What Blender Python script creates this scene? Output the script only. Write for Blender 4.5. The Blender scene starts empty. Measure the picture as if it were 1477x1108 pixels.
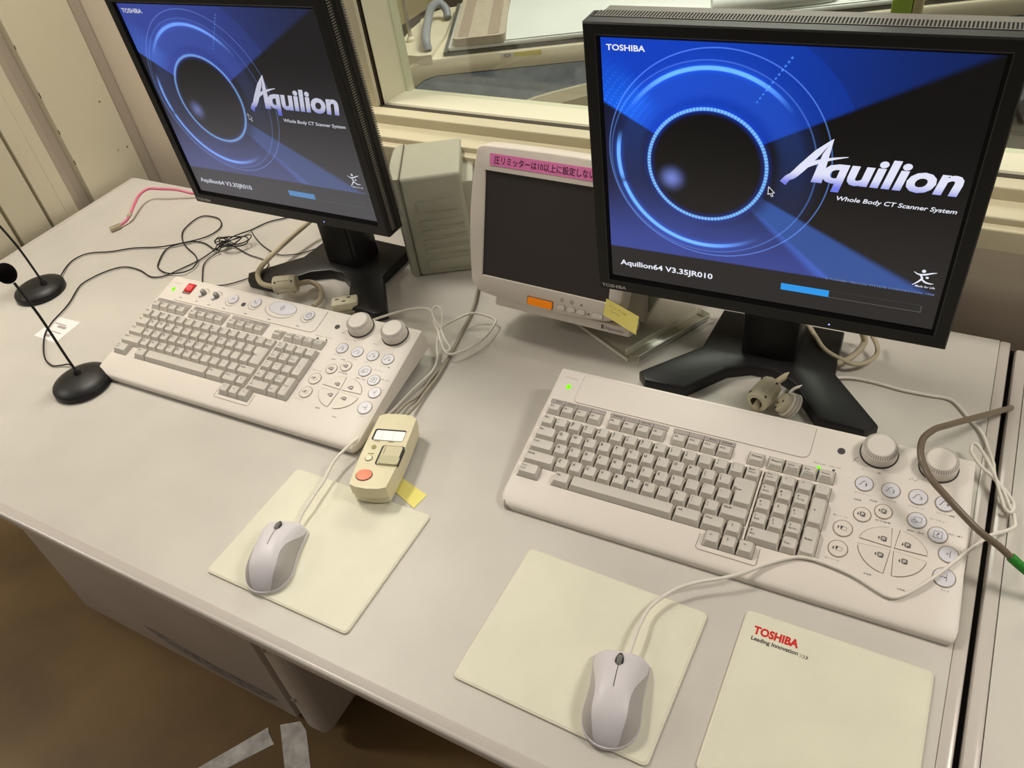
import bpy, bmesh, math, random
from mathutils import Matrix, Vector, Euler
R = math.radians
scene = bpy.context.scene
col = scene.collection
random.seed(4)

# ---------------------------------------------------------------- camera, world, lights, exposure
cam_d = bpy.data.cameras.new('camera')
cam_d.sensor_fit = 'HORIZONTAL'; cam_d.sensor_width = 36.0
cam_d.lens = 36.0 * 1168.29 / 1477.0
cam_d.clip_start = 0.02
cam = bpy.data.objects.new('camera', cam_d); col.objects.link(cam)
cam.location = (1.5846, -1.0613, 0.7924)
cam.rotation_euler = Euler((0.8378, 0.1198, 0.4876), 'XYZ')
scene.camera = cam

world = bpy.data.worlds.new('room_ambient'); scene.world = world
world.use_nodes = True
wb = world.node_tree.nodes['Background']
wb.inputs[0].default_value = (1.0, 0.94, 0.86, 1)
wb.inputs[1].default_value = 0.20

def area(name, loc, rot, sx, sy, power, color):
    d = bpy.data.lights.new(name, 'AREA'); d.shape = 'RECTANGLE'
    d.size = sx; d.size_y = sy; d.energy = power; d.color = color
    o = bpy.data.objects.new(name, d); col.objects.link(o)
    o.location = loc; o.rotation_euler = rot
    return o
area('ceiling_or_fill_lamp', (0.10, -0.16, 1.75), (0, 0, 0), 0.26, 0.46, 22.0, (1.0, 0.945, 0.865))
area('ceiling_or_fill_lamp', (2.75, -0.16, 1.75), (0, 0, 0), 0.55, 0.46, 25.0, (1.0, 0.94, 0.85))
area('ceiling_or_fill_lamp', (-1.50, -1.50, 1.75), (0, 0, 0), 0.9, 0.25, 28.0, (1.0, 0.92, 0.80))  # added fill, no such lamp seen; brightens the floor and cabinet front
area('scanner_room_lamp', (0.9, 1.9, 1.75), (0, 0, 0), 1.2, 1.2, 62.0, (1.0, 0.95, 0.86))

scene.view_settings.view_transform = 'Standard'
scene.view_settings.look = 'None'
scene.view_settings.gamma = 1.0
scene.view_settings.use_curve_mapping = False
scene.view_settings.exposure = -0.08

# ---------------------------------------------------------------- materials
def srgb(r, g, b):
    f = lambda c: (c/255/12.92) if c/255 <= 0.04045 else ((c/255+0.055)/1.055)**2.4
    return (f(r), f(g), f(b), 1.0)
MATS = {}
def mat(name, rgb, rough=0.5, spec=0.4, metal=0.0, noise=0.0, nscale=40.0, bump=0.0, bscale=400.0, trans=0.0, ior=1.45, emit=None, estr=0.0, coat=0.0):
    if name in MATS: return MATS[name]
    m = bpy.data.materials.new(name); m.use_nodes = True
    nt = m.node_tree; b = nt.nodes['Principled BSDF']
    b.inputs['Base Color'].default_value = srgb(*rgb)
    b.inputs['Roughness'].default_value = rough
    b.inputs['Specular IOR Level'].default_value = spec
    b.inputs['Metallic'].default_value = metal
    b.inputs['IOR'].default_value = ior
    b.inputs['Transmission Weight'].default_value = trans
    b.inputs['Coat Weight'].default_value = coat
    if emit:
        b.inputs['Emission Color'].default_value = srgb(*emit); b.inputs['Emission Strength'].default_value = estr
    if noise or bump:
        tc = nt.nodes.new('ShaderNodeTexCoord')
    if noise:
        n = nt.nodes.new('ShaderNodeTexNoise'); n.inputs['Scale'].default_value = nscale; n.inputs['Detail'].default_value = 5
        nt.links.new(tc.outputs['Object'], n.inputs['Vector'])
        mr = nt.nodes.new('ShaderNodeMapRange'); mr.inputs[1].default_value = 0.3; mr.inputs[2].default_value = 0.7
        mr.inputs[3].default_value = 1-noise; mr.inputs[4].default_value = 1+noise*0.4
        nt.links.new(n.outputs[0], mr.inputs[0])
        mx = nt.nodes.new('ShaderNodeMix'); mx.data_type = 'RGBA'; mx.blend_type = 'MULTIPLY'; mx.inputs[0].default_value = 1
        mx.inputs[6].default_value = srgb(*rgb)
        nt.links.new(mr.outputs[0], mx.inputs[7]); nt.links.new(mx.outputs[2], b.inputs['Base Color'])
    if bump:
        n2 = nt.nodes.new('ShaderNodeTexNoise'); n2.inputs['Scale'].default_value = bscale; n2.inputs['Detail'].default_value = 3
        nt.links.new(tc.outputs['Object'], n2.inputs['Vector'])
        bp = nt.nodes.new('ShaderNodeBump'); bp.inputs['Strength'].default_value = bump; bp.inputs['Distance'].default_value = 0.0006
        nt.links.new(n2.outputs[0], bp.inputs['Height']); nt.links.new(bp.outputs[0], b.inputs['Normal'])
    MATS[name] = m
    return m
def glow(name, rgb, s=1.0):
    if name in MATS: return MATS[name]
    m = bpy.data.materials.new(name); m.use_nodes = True
    nt = m.node_tree; nt.nodes.clear()
    e = nt.nodes.new('ShaderNodeEmission'); e.inputs[0].default_value = srgb(*rgb); e.inputs[1].default_value = s
    o = nt.nodes.new('ShaderNodeOutputMaterial'); nt.links.new(e.outputs[0], o.inputs[0])
    MATS[name] = m
    return m

def clear(name, tint, gl, k, rough):
    # thin clear sheet: tinted transparency under a weak clear-coat reflection
    m = bpy.data.materials.new(name); m.use_nodes = True
    nt = m.node_tree; nt.nodes.clear()
    t = nt.nodes.new('ShaderNodeBsdfTransparent'); t.inputs[0].default_value = srgb(*tint)
    g = nt.nodes.new('ShaderNodeBsdfGlossy'); g.inputs[0].default_value = srgb(*gl); g.inputs['Roughness'].default_value = rough
    x = nt.nodes.new('ShaderNodeMixShader'); o = nt.nodes.new('ShaderNodeOutputMaterial'); x.inputs[0].default_value = k
    nt.links.new(t.outputs[0], x.inputs[1]); nt.links.new(g.outputs[0], x.inputs[2]); nt.links.new(x.outputs[0], o.inputs[0])
    MATS[name] = m
    return m

LAM = mat('desk_laminate', (201, 196, 186), 0.42, 0.35, noise=0.06, nscale=9, bump=0.12, bscale=900)
TRIM = mat('desk_edge_vinyl', (198, 190, 181), 0.2, 0.5)
DESKGREY = mat('desk_grey_metal', (190, 178, 166), 0.5, 0.4, noise=0.05, nscale=6)
SCRAPE = mat('scraped_metal', (140, 134, 130), 0.5, noise=0.5, nscale=60)
BLACKGAP = mat('black_part_and_gap_shade', (14, 13, 12), 0.8, 0.2)  # plain black, also stands in for the shade of gaps
FLOORM = mat('brown_floor', (142, 114, 72), 0.45, 0.4, noise=0.4, nscale=3.2, bump=0.1, bscale=60)
TAPE = mat('worn_white_tape', (240, 236, 230), 0.6, noise=0.35, nscale=45)
CREAM = mat('cream_painted_steel', (226, 219, 194), 0.45, 0.35, noise=0.04, nscale=4)
CREAM2 = mat('cream_pink_wall', (236, 223, 204), 0.5, 0.3, noise=0.03, nscale=4)
CREAMD = mat('greyed_cream_trim', (184, 172, 156), 0.5, 0.3)
FRAMEW = mat('window_frame_white', (232, 226, 200), 0.4, 0.4)
SILLM = mat('sill_cream', (206, 196, 166), 0.45, 0.35, noise=0.03, nscale=8)
GROOVE = mat('dark_groove', (70, 62, 50), 0.8)
KB = mat('keyboard_ivory', (223, 215, 204), 0.42, 0.4, bump=0.08, bscale=1500)
KBSIDE = mat('keyboard_side_grey', (176, 170, 158), 0.5, 0.3)
KEY = mat('keycap_grey', (205, 199, 188), 0.45, 0.35, bump=0.08, bscale=1500)
KEYLEG = mat('key_legend_ink', (36, 33, 31), 0.6)
WELL = mat('key_well_dark', (70, 64, 58), 0.7, 0.2)
STRIPG = mat('label_strip_grey', (165, 158, 152), 0.5)
LINE = mat('panel_outline_brown', (140, 122, 104), 0.6)
INK = mat('panel_ink', (74, 70, 70), 0.6)
BTNW = mat('button_white', (216, 214, 218), 0.35, 0.4)
BTNP = mat('button_ivory', (222, 213, 201), 0.4, 0.4)
KNOBM = mat('knob_ivory', (220, 212, 201), 0.38, 0.4)
KNOBR = mat('knob_ridge_grey', (150, 142, 132), 0.5, 0.4)
REDB = mat('red_button', (206, 30, 38), 0.3, 0.5, emit=(200, 30, 36), estr=0.12)
LEDG = glow('green_led', (120, 255, 20), 1.6)
LEDB = glow('blue_led', (150, 160, 255), 2.0)
MONB = mat('monitor_black', (22, 21, 19), 0.45, 0.35, bump=0.15, bscale=1800)
MONS = mat('monitor_bezel_lip', (44, 42, 40), 0.35, 0.5)
STANDB = mat('stand_black', (27, 27, 27), 0.38, 0.45, noise=0.05, nscale=30)
VENT = mat('vent_dark', (8, 8, 8), 0.8)
VENTL = mat('vent_rib_sheen_grey', (112, 107, 98), 0.5)  # lighter than the black housing: glancing sheen put into the rib colour
BRANDS = mat('brand_silver', (190, 186, 180), 0.4)
PADM = mat('mouse_pad_cream', (224, 221, 200), 0.5, 0.3, noise=0.05, nscale=14, bump=0.2, bscale=700)
PADE = mat('mouse_pad_edge', (222, 217, 196), 0.4, 0.4)
MOUSEW = mat('mouse_lilac_white', (214, 209, 212), 0.4, 0.4)
MOUSEG = mat('mouse_side_grey', (176, 170, 166), 0.42, 0.4)
WHEEL = mat('wheel_grey', (120, 116, 112), 0.6)
DARKLN = mat('dark_seam_and_shade', (50, 46, 46), 0.7)
CABW = mat('white_cable', (226, 220, 208), 0.4, 0.4)
CABG = mat('grey_cable', (158, 150, 132), 0.5)
CABV = mat('beige_cable', (186, 174, 146), 0.5)
CABB = mat('black_cable', (26, 24, 24), 0.5)
CABP = mat('pink_cable', (216, 118, 142), 0.4)
CABBR = mat('taupe_cable', (112, 98, 80), 0.35, 0.5)
CABGR = mat('green_tape', (40, 130, 40), 0.45)
FERR = mat('ferrite_ivory', (214, 206, 180), 0.45, noise=0.06, nscale=90)
PLUG = mat('clear_plug', (190, 176, 150), 0.25, 0.5)
MICB = mat('microphone_black', (22, 21, 21), 0.45, 0.45, noise=0.1, nscale=50)
FOAM = mat('black_foam', (8, 8, 8), 0.95, 0.1, bump=0.6, bscale=900)
GREYB = mat('grey_green_plastic', (168, 166, 148), 0.5, 0.35, noise=0.03, nscale=30)
GREYD = mat('grey_green_dark', (120, 118, 104), 0.6)  # darker grey for seams, button outlines and small marks
NEM = mat('display_ivory', (218, 208, 196), 0.42, 0.4)
NEMG = mat('display_grey', (186, 180, 162), 0.45, 0.4)
NEMS = mat('display_dark_glass', (58, 52, 48), 0.25, 0.5)
PINKL = mat('pink_label', (240, 130, 190), 0.6)
PINKT = mat('label_ink', (84, 34, 60), 0.7)
ORNG = mat('orange_button', (236, 130, 10), 0.35, emit=(236, 130, 10), estr=0.25)
NOTE = mat('yellow_paper', (243, 230, 132), 0.7, 0.2)
NOTEI = mat('pencil_ink', (140, 124, 62), 0.7)
PAPER = mat('white_paper', (236, 232, 228), 0.6, 0.2)
CTRL = mat('aged_ivory_plastic', (223, 214, 180), 0.4, 0.4, noise=0.05, nscale=40)
LCD = mat('lcd_pale', (214, 220, 206), 0.2, 0.5)
LCDW = mat('lcd_white', (245, 246, 240), 0.2, 0.5, emit=(255, 255, 250), estr=0.10)
SALM = mat('salmon_button', (240, 140, 108), 0.4)
CLEARP = mat('clear_plastic', (214, 204, 172), 0.12, 0.5)
RED = mat('print_red', (205, 38, 30), 0.5)
BLK = mat('print_black', (36, 32, 34), 0.5)
ACRY = clear('clear_acrylic', (255, 255, 252), (255, 255, 250), 0.035, 0.12)
GLASS = clear('window_glass', (246, 250, 246), (255, 255, 255), 0.05, 0.02)
CTC = mat('scanner_cream', (230, 221, 196), 0.4, 0.4)
CTB = mat('scanner_blue_grey', (152, 166, 188), 0.5, 0.3, noise=0.18, nscale=30)
CTD = mat('scanner_dark_gap', (104, 104, 98), 0.6)
CTW = mat('scanner_white_sheet', (226, 229, 224), 0.6, 0.2, noise=0.03, nscale=9)
CTM = mat('mat_taupe', (196, 184, 166), 0.75, 0.1, noise=0.08, nscale=70)
CTM2 = mat('mat_taupe_dark', (176, 160, 144), 0.75, 0.1, noise=0.1, nscale=70)
CTT = mat('grey_tube', (150, 154, 160), 0.4, 0.4)
CTWALL = mat('scanner_room_wall', (222, 206, 160), 0.6, 0.2)
CTFL = mat('scanner_room_floor', (84, 76, 72), 0.5, 0.3, noise=0.2, nscale=6)
CHROME = mat('chrome', (200, 196, 190), 0.2, 0.5, metal=1.0)
GREENP = mat('olive_green_plastic', (128, 152, 58), 0.45, 0.4)
YEL = mat('sticker_yellow', (232, 220, 120), 0.6)

# ---------------------------------------------------------------- mesh helpers
class MB:
    """collects shapes for ONE mesh object"""
    def __init__(s): s.bm = bmesh.new(); s.mats = []
    def mi(s, m):
        if m not in s.mats: s.mats.append(m)
        return s.mats.index(m)
    def face(s, pts, m):
        try:
            f = s.bm.faces.new([s.bm.verts.new(p) for p in pts]); f.material_index = s.mi(m); return f
        except ValueError: return None
    def box(s, x0, x1, y0, y1, z0, z1, m, bev=0.0, seg=2, M=None):
        t = bmesh.new()
        bmesh.ops.create_cube(t, size=1.0)
        for v in t.verts: v.co = Vector(((x0+x1)/2+v.co.x*(x1-x0), (y0+y1)/2+v.co.y*(y1-y0), (z0+z1)/2+v.co.z*(z1-z0)))
        if bev: bmesh.ops.bevel(t, geom=t.edges[:], offset=bev, segments=seg, affect='EDGES', profile=0.5)
        s.join(t, m, M)
    def join(s, t, m, M=None):
        k = s.mi(m); vm = {}
        for v in t.verts: vm[v] = s.bm.verts.new(M @ v.co if M else v.co)
        for f in t.faces:
            try: nf = s.bm.faces.new([vm[v] for v in f.verts]); nf.material_index = k
            except ValueError: pass
        t.free()
    def prism(s, poly, z0, z1, m, bev=0.0, seg=2, M=None, mside=None):
        t = bmesh.new()
        f = t.faces.new([t.verts.new((p[0], p[1], z0)) for p in poly])
        r = bmesh.ops.extrude_face_region(t, geom=[f])
        vs = [e for e in r['geom'] if isinstance(e, bmesh.types.BMVert)]
        for v in vs: v.co.z = z1
        t.normal_update()
        bmesh.ops.recalc_face_normals(t, faces=t.faces[:])
        if bev:
            es = [e for e in t.edges if all(abs(v.co.z-z1) < 1e-9 for v in e.verts)]
            bmesh.ops.bevel(t, geom=es, offset=bev, segments=seg, affect='EDGES', profile=0.5)
        s.join(t, m, M)
    def lathe(s, prof, m, n=40, M=None, caps=True, mfun=None):
        k = s.mi(m); rings = []
        for (r, z) in prof:
            if r < 1e-9: rings.append([s.bm.verts.new((M @ Vector((0, 0, z))) if M else (0, 0, z))])
            else:
                rings.append([s.bm.verts.new((M @ Vector((r*math.cos(2*math.pi*i/n), r*math.sin(2*math.pi*i/n), z))) if M else (r*math.cos(2*math.pi*i/n), r*math.sin(2*math.pi*i/n), z)) for i in range(n)])
        for j, (a, b) in enumerate(zip(rings, rings[1:])):
            kk = s.mi(mfun(j)) if mfun else k
            for i in range(n):
                i2 = (i+1) % n
                if len(a) == 1 and len(b) == 1: continue
                if len(a) == 1: vs = [a[0], b[i], b[i2]]
                elif len(b) == 1: vs = [a[i], b[0], a[i2]]
                else: vs = [a[i], b[i], b[i2], a[i2]]
                try: f = s.bm.faces.new(vs); f.material_index = kk
                except ValueError: pass
    def tube(s, pts, r, m, n=8, sub=4, closed=False, caps=True):
        P = [Vector(p) for p in pts]
        if sub > 1 and len(P) > 2:
            Q = []
            L = len(P)
            for i in range(L if closed else L-1):
                if closed: p0, p1, p2, p3 = P[(i-1) % L], P[i], P[(i+1) % L], P[(i+2) % L]
                else: p0, p1, p2, p3 = P[max(i-1, 0)], P[i], P[i+1], P[min(i+2, L-1)]
                for k in range(sub):
                    t = k/sub
                    Q.append(0.5*((2*p1)+(p2-p0)*t+(2*p0-5*p1+4*p2-p3)*t*t+(3*p1-p0-3*p2+p3)*t**3))
            if not closed: Q.append(P[-1])
            P = Q
        k = s.mi(m); rings = []; L = len(P); up = None
        for i, p in enumerate(P):
            if closed: d = P[(i+1) % L]-P[i-1]
            else: d = P[min(i+1, L-1)]-P[max(i-1, 0)]
            if d.length < 1e-9: d = Vector((0, 0, 1))
            d.normalize()
            if up is None: up = Vector((0, 0, 1)) if abs(d.z) < 0.9 else Vector((1, 0, 0))
            a = (up - d*up.dot(d))
            if a.length < 1e-6: a = d.orthogonal()
            a.normalize(); up = a; b = d.cross(a)
            rr = r(i/(L-1)) if callable(r) else r
            rings.append([s.bm.verts.new(p+(a*math.cos(2*math.pi*j/n)+b*math.sin(2*math.pi*j/n))*rr) for j in range(n)])
        rg = list(zip(rings, rings[1:]+rings[:1])) if closed else list(zip(rings, rings[1:]))
        for a, b in rg:
            for j in range(n):
                f = s.bm.faces.new([a[j], a[(j+1) % n], b[(j+1) % n], b[j]]); f.material_index = k
        if caps and not closed:
            f = s.bm.faces.new(rings[0][::-1]); f.material_index = k
            f = s.bm.faces.new(rings[-1]); f.material_index = k
    def mesh(s, me, m, M):
        k = s.mi(m); vs = [s.bm.verts.new(M @ v.co) for v in me.vertices]
        for p in me.polygons:
            try: f = s.bm.faces.new([vs[i] for i in p.vertices]); f.material_index = k
            except ValueError: pass
    def build(s, name, parent=None, M=None, smooth=35, PM=None, recalc=True):
        if recalc: bmesh.ops.recalc_face_normals(s.bm, faces=s.bm.faces[:])
        me = bpy.data.meshes.new(name); s.bm.to_mesh(me); s.bm.free()
        for m in s.mats: me.materials.append(m)
        if smooth:
            for p in me.polygons: p.use_smooth = True
            me.set_sharp_from_angle(angle=R(smooth))
        return link(name, me, parent, M, PM)
def link(name, me, parent=None, M=None, PM=None):
    o = bpy.data.objects.new(name, me); col.objects.link(o)
    if parent: o.parent = parent
    if PM is not None: o.matrix_parent_inverse = PM.inverted()
    if M is not None: o.matrix_basis = M
    return o
def root(name, M, label, cat, group=None):
    o = bpy.data.objects.new(name, None); col.objects.link(o); o.matrix_basis = M
    o.empty_display_size = 0.02
    return tag(o, label, cat, group)
def tag(o, label, cat, group=None):
    o['label'] = label; o['category'] = cat
    if group: o['group'] = group
    return o
def struct(o, label=None):
    o['kind'] = 'structure'
    if label: o['label'] = label
    return o
def T(x, y, z, yaw=0.0, pitch=0.0):
    return Matrix.Translation((x, y, z)) @ Matrix.Rotation(yaw, 4, 'Z') @ Matrix.Rotation(pitch, 4, 'X')
def S3(x, y, z): return Matrix.Diagonal((x, y, z, 1))
def rrect(x0, x1, y0, y1, r, n=5):
    if not isinstance(r, (tuple, list)): r = (r,)*4
    out = []
    for (cx, cy, a0, rr) in ((x1-r[0], y1-r[0], 0, r[0]), (x0+r[1], y1-r[1], 90, r[1]), (x0+r[2], y0+r[2], 180, r[2]), (x1-r[3], y0+r[3], 270, r[3])):
        for k in range(n+1):
            a = R(a0+90*k/n); out.append((cx+rr*math.cos(a), cy+rr*math.sin(a)))
    return out
def circ(cx, cy, rx, ry=None, n=28):
    ry = ry or rx
    return [(cx+rx*math.cos(2*math.pi*i/n), cy+ry*math.sin(2*math.pi*i/n)) for i in range(n)]
TXT = {}
def text_mesh(s, bold=0.0, shear=0.0):
    key = (s, bold, shear)
    if key not in TXT:
        c = bpy.data.curves.new('t', 'FONT'); c.body = s; c.size = 1.0; c.offset = bold; c.shear = shear
        c.resolution_u = 3; c.fill_mode = 'FRONT' if hasattr(c, 'fill_mode') else c.fill_mode
        o = bpy.data.objects.new('t', c)
        col.objects.link(o)
        bpy.context.view_layer.update()
        me = bpy.data.meshes.new_from_object(o.evaluated_get(bpy.context.evaluated_depsgraph_get()))
        bpy.data.objects.remove(o); bpy.data.curves.remove(c)
        xs = [v.co.x for v in me.vertices] or [0, 1]; ys = [v.co.y for v in me.vertices] or [0, 1]
        TXT[key] = (me, min(xs), max(xs), min(ys), max(ys))
    return TXT[key]
def put_text(mb, s, x, y, w, h, m, M=None, z=0.0, bold=0.0, shear=0.0, base=False):
    """text bbox fitted into w x h with its lower-left at x, y (plane xy at z); base=True: h is the cap height and y the baseline"""
    me, x0, x1, y0, y1 = text_mesh(s, bold, shear)
    if x1-x0 < 1e-6: return
    if base:
        sy = h/0.73; sx = w/(x1-x0) if w else sy
        A = Matrix.Translation((x, y, z)) @ S3(sx, sy, 1) @ Matrix.Translation((-x0, 0, 0))
    else:
        sx = w/(x1-x0); sy = h/(y1-y0)
        A = Matrix.Translation((x, y, z)) @ S3(sx, sy, 1) @ Matrix.Translation((-x0, -y0, 0))
    mb.mesh(me, m, (M @ A) if M else A)
def stroke(mb, pts, w, m, M=None, z=0.0):
    """flat print stroke: list of (x,y) polyline with width w (number or list)"""
    P = [Vector((p[0], p[1], 0)) for p in pts]; L = len(P); l = []; r = []
    for i, p in enumerate(P):
        d = (P[min(i+1, L-1)]-P[max(i-1, 0)]).normalized(); n = Vector((-d.y, d.x, 0))
        ww = (w[i] if isinstance(w, (list, tuple)) else w)/2
        l.append(p+n*ww); r.append(p-n*ww)
    for i in range(L-1):
        q = [l[i], l[i+1], r[i+1], r[i]]
        q = [Vector((v.x, v.y, z)) for v in q]
        if M: q = [M @ v for v in q]
        mb.face(q, m)
def flat(mb, poly, m, M=None, z=0.0):
    q = [Vector((p[0], p[1], z)) for p in poly]
    if M: q = [M @ v for v in q]
    mb.face(q, m)
def mm(l): return [(a/1000, b/1000, c/1000) for a, b, c in l]

# cable routes in millimetres
CAB={
 'micB':[(108,-365,6),(81,-327,3),(76,-301,3),(90,-278,3),(132,-259,3),(170,-234,3),(217,-216,3),(253,-200,6),(290,-162,4),(300,-134,3),(295,-109,3),(270,-89,3),(241,-86,3),(222,-93,3),(218,-116,3),(227,-151,3),(257,-181,4),(288,-198,3),(322,-212,3),(348,-231,6),(354,-250,4),(347,-271,6),(317,-280,4),(285,-273,3),(269,-259,3),(247,-222,3),(250,-199,3),(278,-176,3),(307,-172,3),(344,-184,5),(369,-190,8)],
 'micA':[(395,-556,8),(362,-547,6),(344,-552,3),(327,-558,3),(292,-546,3),(244,-509,3),(220,-476,3),(201,-422,3),(171,-370,3),(173,-340,3),(182,-317,3),(197,-298,3),(218,-289,3),(253,-290,3),(289,-299,3),(309,-294,3),(321,-281,3),(333,-254,3),(345,-223,3),(352,-190,5),(362,-178,10),(364,-150,12),(367,-126,8),(371,-103,3),(387,-66,3),(414,-41,3),(438,-11,3)],
 'branch':[(374,-105,3),(401,-123,3),(429,-138,3),(454,-148,3),(481,-157,4),(502,-156,3),(533,-139,3),(557,-109,3),(585,-100,12),(604,-82,20)],
 'bund2':[(364,-182,8),(374,-168,8),(391,-165,3),(431,-176,3),(475,-181,3),(496,-192,3),(499,-212,3),(493,-231,3),(482,-248,3),(460,-271,3),(434,-282,3)],
 'bund3':[(413,-284,3),(396,-267,3),(369,-237,3),(361,-218,3),(361,-203,3),(368,-190,6)],
 'pink':[(172,-19,6),(140,-33,12),(110,-44,22),(76,-57,26),(46,-65,26),(41,-86,24),(54,-115,20),(72,-148,14),(73,-164,8),(70,-179,6)],
 'mouseLc':[(959,-665,12),(955,-651,14),(953,-631,16),(950,-612,16),(948,-595,16),(942,-561,20),(945,-527,20),(946,-509,16),(946,-488,10),(946,-462,6),(951,-438,6),(954,-392,6),(960,-347,6),(952,-318,8),(940,-298,12),(931,-276,20),(915,-261,24),(903,-247,26),(893,-237,26),(875,-233,24),(844,-245,20),(813,-270,16),(796,-284,12)],
 'bow1':[(928,-265,20),(939,-244,22),(957,-214,20),(981,-207,15),(992,-207,12),(999,-214,12),(1002,-247,12),(998,-267,12),(989,-288,12),(973,-309,14),(960,-307,16),(941,-288,18),(927,-271,21)],
 'bow2':[(929,-268,22),(917,-261,30),(904,-248,34),(903,-239,36),(907,-235,36),(914,-237,34),(919,-243,30),(926,-256,25),(931,-268,21)],
 'bow3':[(924,-262,22),(946,-283,18),(963,-296,14),(965,-303,14),(960,-305,14),(948,-296,15),(930,-276,20)],
 'greyA':[(915,-120,4),(920,-136,4),(938,-181,4),(952,-240,4),(963,-291,4),(973,-349,4),(975,-382,5),(978,-414,6),(981,-443,12),(982,-457,16)],
 'greyB':[(969,-327,4),(966,-353,4),(968,-381,4),(967,-403,4),(962,-422,6),(963,-446,10),(967,-460,16)],
 'vgaL':[(566,-76,70),(538,-75,50),(525,-89,40),(518,-139,34),(516,-186,30),(519,-223,28),(528,-247,27),(552,-268,28),(576,-275,30),(594,-272,31),(609,-262,30),(623,-243,24),(624,-224,14),(634,-221,10),(652,-229,10),(665,-242,10),(674,-258,10),(677,-279,12)],
 'vgaR':[(1424,-266,12),(1426,-254,16),(1429,-242,20),(1434,-224,20),(1441,-203,18),(1450,-183,15),(1462,-166,12),(1491,-145,12),(1512,-131,16),(1523,-115,20),(1528,-104,26),(1528,-99,35),(1519,-106,60)],
 'vgaR2':[(1440,-73,40),(1451,-87,30),(1469,-110,25),(1480,-122,22),(1494,-130,20),(1518,-135,16),(1531,-130,14),(1540,-121,14),(1547,-107,14),(1548,-97,16),(1544,-87,20),(1532,-75,30)],
 'usbR':[(1465,-242,20),(1460,-231,22),(1463,-216,20),(1471,-205,18),(1497,-171,10),(1523,-151,4),(1554,-148,3),(1589,-151,3),(1623,-150,3),(1641,-148,3),(1654,-152,3),(1671,-173,3),(1691,-201,4),(1701,-232,6),(1706,-253,10),(1707,-268,14),(1710,-285,16),(1719,-294,14),(1726,-302,12),(1732,-311,10),(1731,-323,10),(1727,-325,10),(1722,-320,12),(1716,-304,14),(1710,-286,17),(1700,-265,20),(1690,-249,22),(1684,-241,22),(1680,-241,20),(1680,-250,18),(1685,-258,16),(1695,-272,16),(1707,-283,16),(1718,-296,14),(1727,-313,10),(1733,-324,8),(1735,-334,8),(1735,-344,10),(1725,-363,20),(1710,-388,36),(1702,-404,44),(1696,-414,43),(1689,-421,35),(1668,-454,28),(1652,-476,24),(1642,-487,21),(1633,-494,20),(1625,-495,20),(1617,-493,20),(1591,-485,22),(1570,-482,23),(1553,-481,23),(1540,-482,23),(1526,-487,22),(1503,-504,19),(1481,-526,18),(1464,-539,17),(1448,-549,16),(1433,-560,15),(1422,-571,14),(1413,-585,14),(1407,-598,14),(1404,-611,15),(1404,-631,18),(1405,-652,18),(1406,-663,16)],
 'brown':[(1723,-123,-10),(1713,-151,10),(1696,-192,35),(1676,-235,60),(1659,-268,78),(1645,-293,90),(1634,-309,96),(1628,-320,98),(1623,-331,98),(1622,-341,97),(1623,-351,95),(1626,-361,93),(1632,-371,90),(1640,-382,88),(1653,-392,84),(1666,-402,80),(1692,-415,68),(1714,-418,56),(1727,-421,48)],
 'green':[(1727,-421,48),(1741,-424,40),(1758,-425,30),(1780,-425,18)],
}

# ================================================================= THE SETTING
FZ = -0.70          # floor height; the desk top is z = 0
WY = 0.085          # room face of the window wall
m = MB(); m.box(-2.0, 3.4, -2.6, 0.17, FZ-0.05, FZ, FLOORM); struct(m.build('floor', smooth=0), 'dark brown scuffed floor under the desk')
m = MB()
m.box(-0.4, 0.60, WY, 0.17, FZ, 1.80, CREAM2)                 # left of the window
m.box(0.60, 3.4, WY, 0.17, FZ, 0.145, CREAM2)                 # below it
m.box(0.60, 3.4, WY, 0.17, 1.25, 1.80, CREAM2)
m.box(2.9, 3.4, WY, 0.17, 0.145, 1.25, CREAM2)
struct(m.build('wall_back', smooth=0), 'cream wall with the long observation window')
wl = MB(); wl.box(-0.30, -0.145, -0.60, 0.17, FZ, 1.80, CREAMD)
wl = struct(wl.build('wall_left', smooth=0), 'cream steel partition with vertical strips')
for (y0, y1, x, mt) in ((0.055, 0.084, -0.121, CREAMD), (-0.100, 0.052, -0.115, CREAM), (-0.124, -0.100, -0.134, CREAMD), (-0.142, -0.124, -0.126, CREAMD),
                        (-0.171, -0.142, -0.119, CREAM), (-0.211, -0.172, -0.115, CREAM), (-0.290, -0.218, -0.115, CREAM), (-0.60, -0.298, -0.113, CREAM)):
    m = MB(); m.box(-0.15, x, y0, y1, FZ, 1.78, mt, bev=0.0012, seg=1); m.build('wall_panel', wl)
m = MB()                                                       # chipped paint marks on the partition
for (y, z, w, h) in ((-0.02, 0.43, 0.010, 0.003), (0.02, 0.17, 0.004, 0.003), (0.01, 0.06, 0.002, 0.0025), (0.035, 0.055, 0.003, 0.004), (-0.1, 0.15, 0.002, 0.01), (-0.1, 0.23, 0.002, 0.012), (-0.1, 0.33, 0.002, 0.008), (-0.1, 0.08, 0.002, 0.01)):
    m.box(-0.1152, -0.1147, y-w/2, y+w/2, z, z+h, GROOVE)
m.build('paint_chip', wl)

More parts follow.
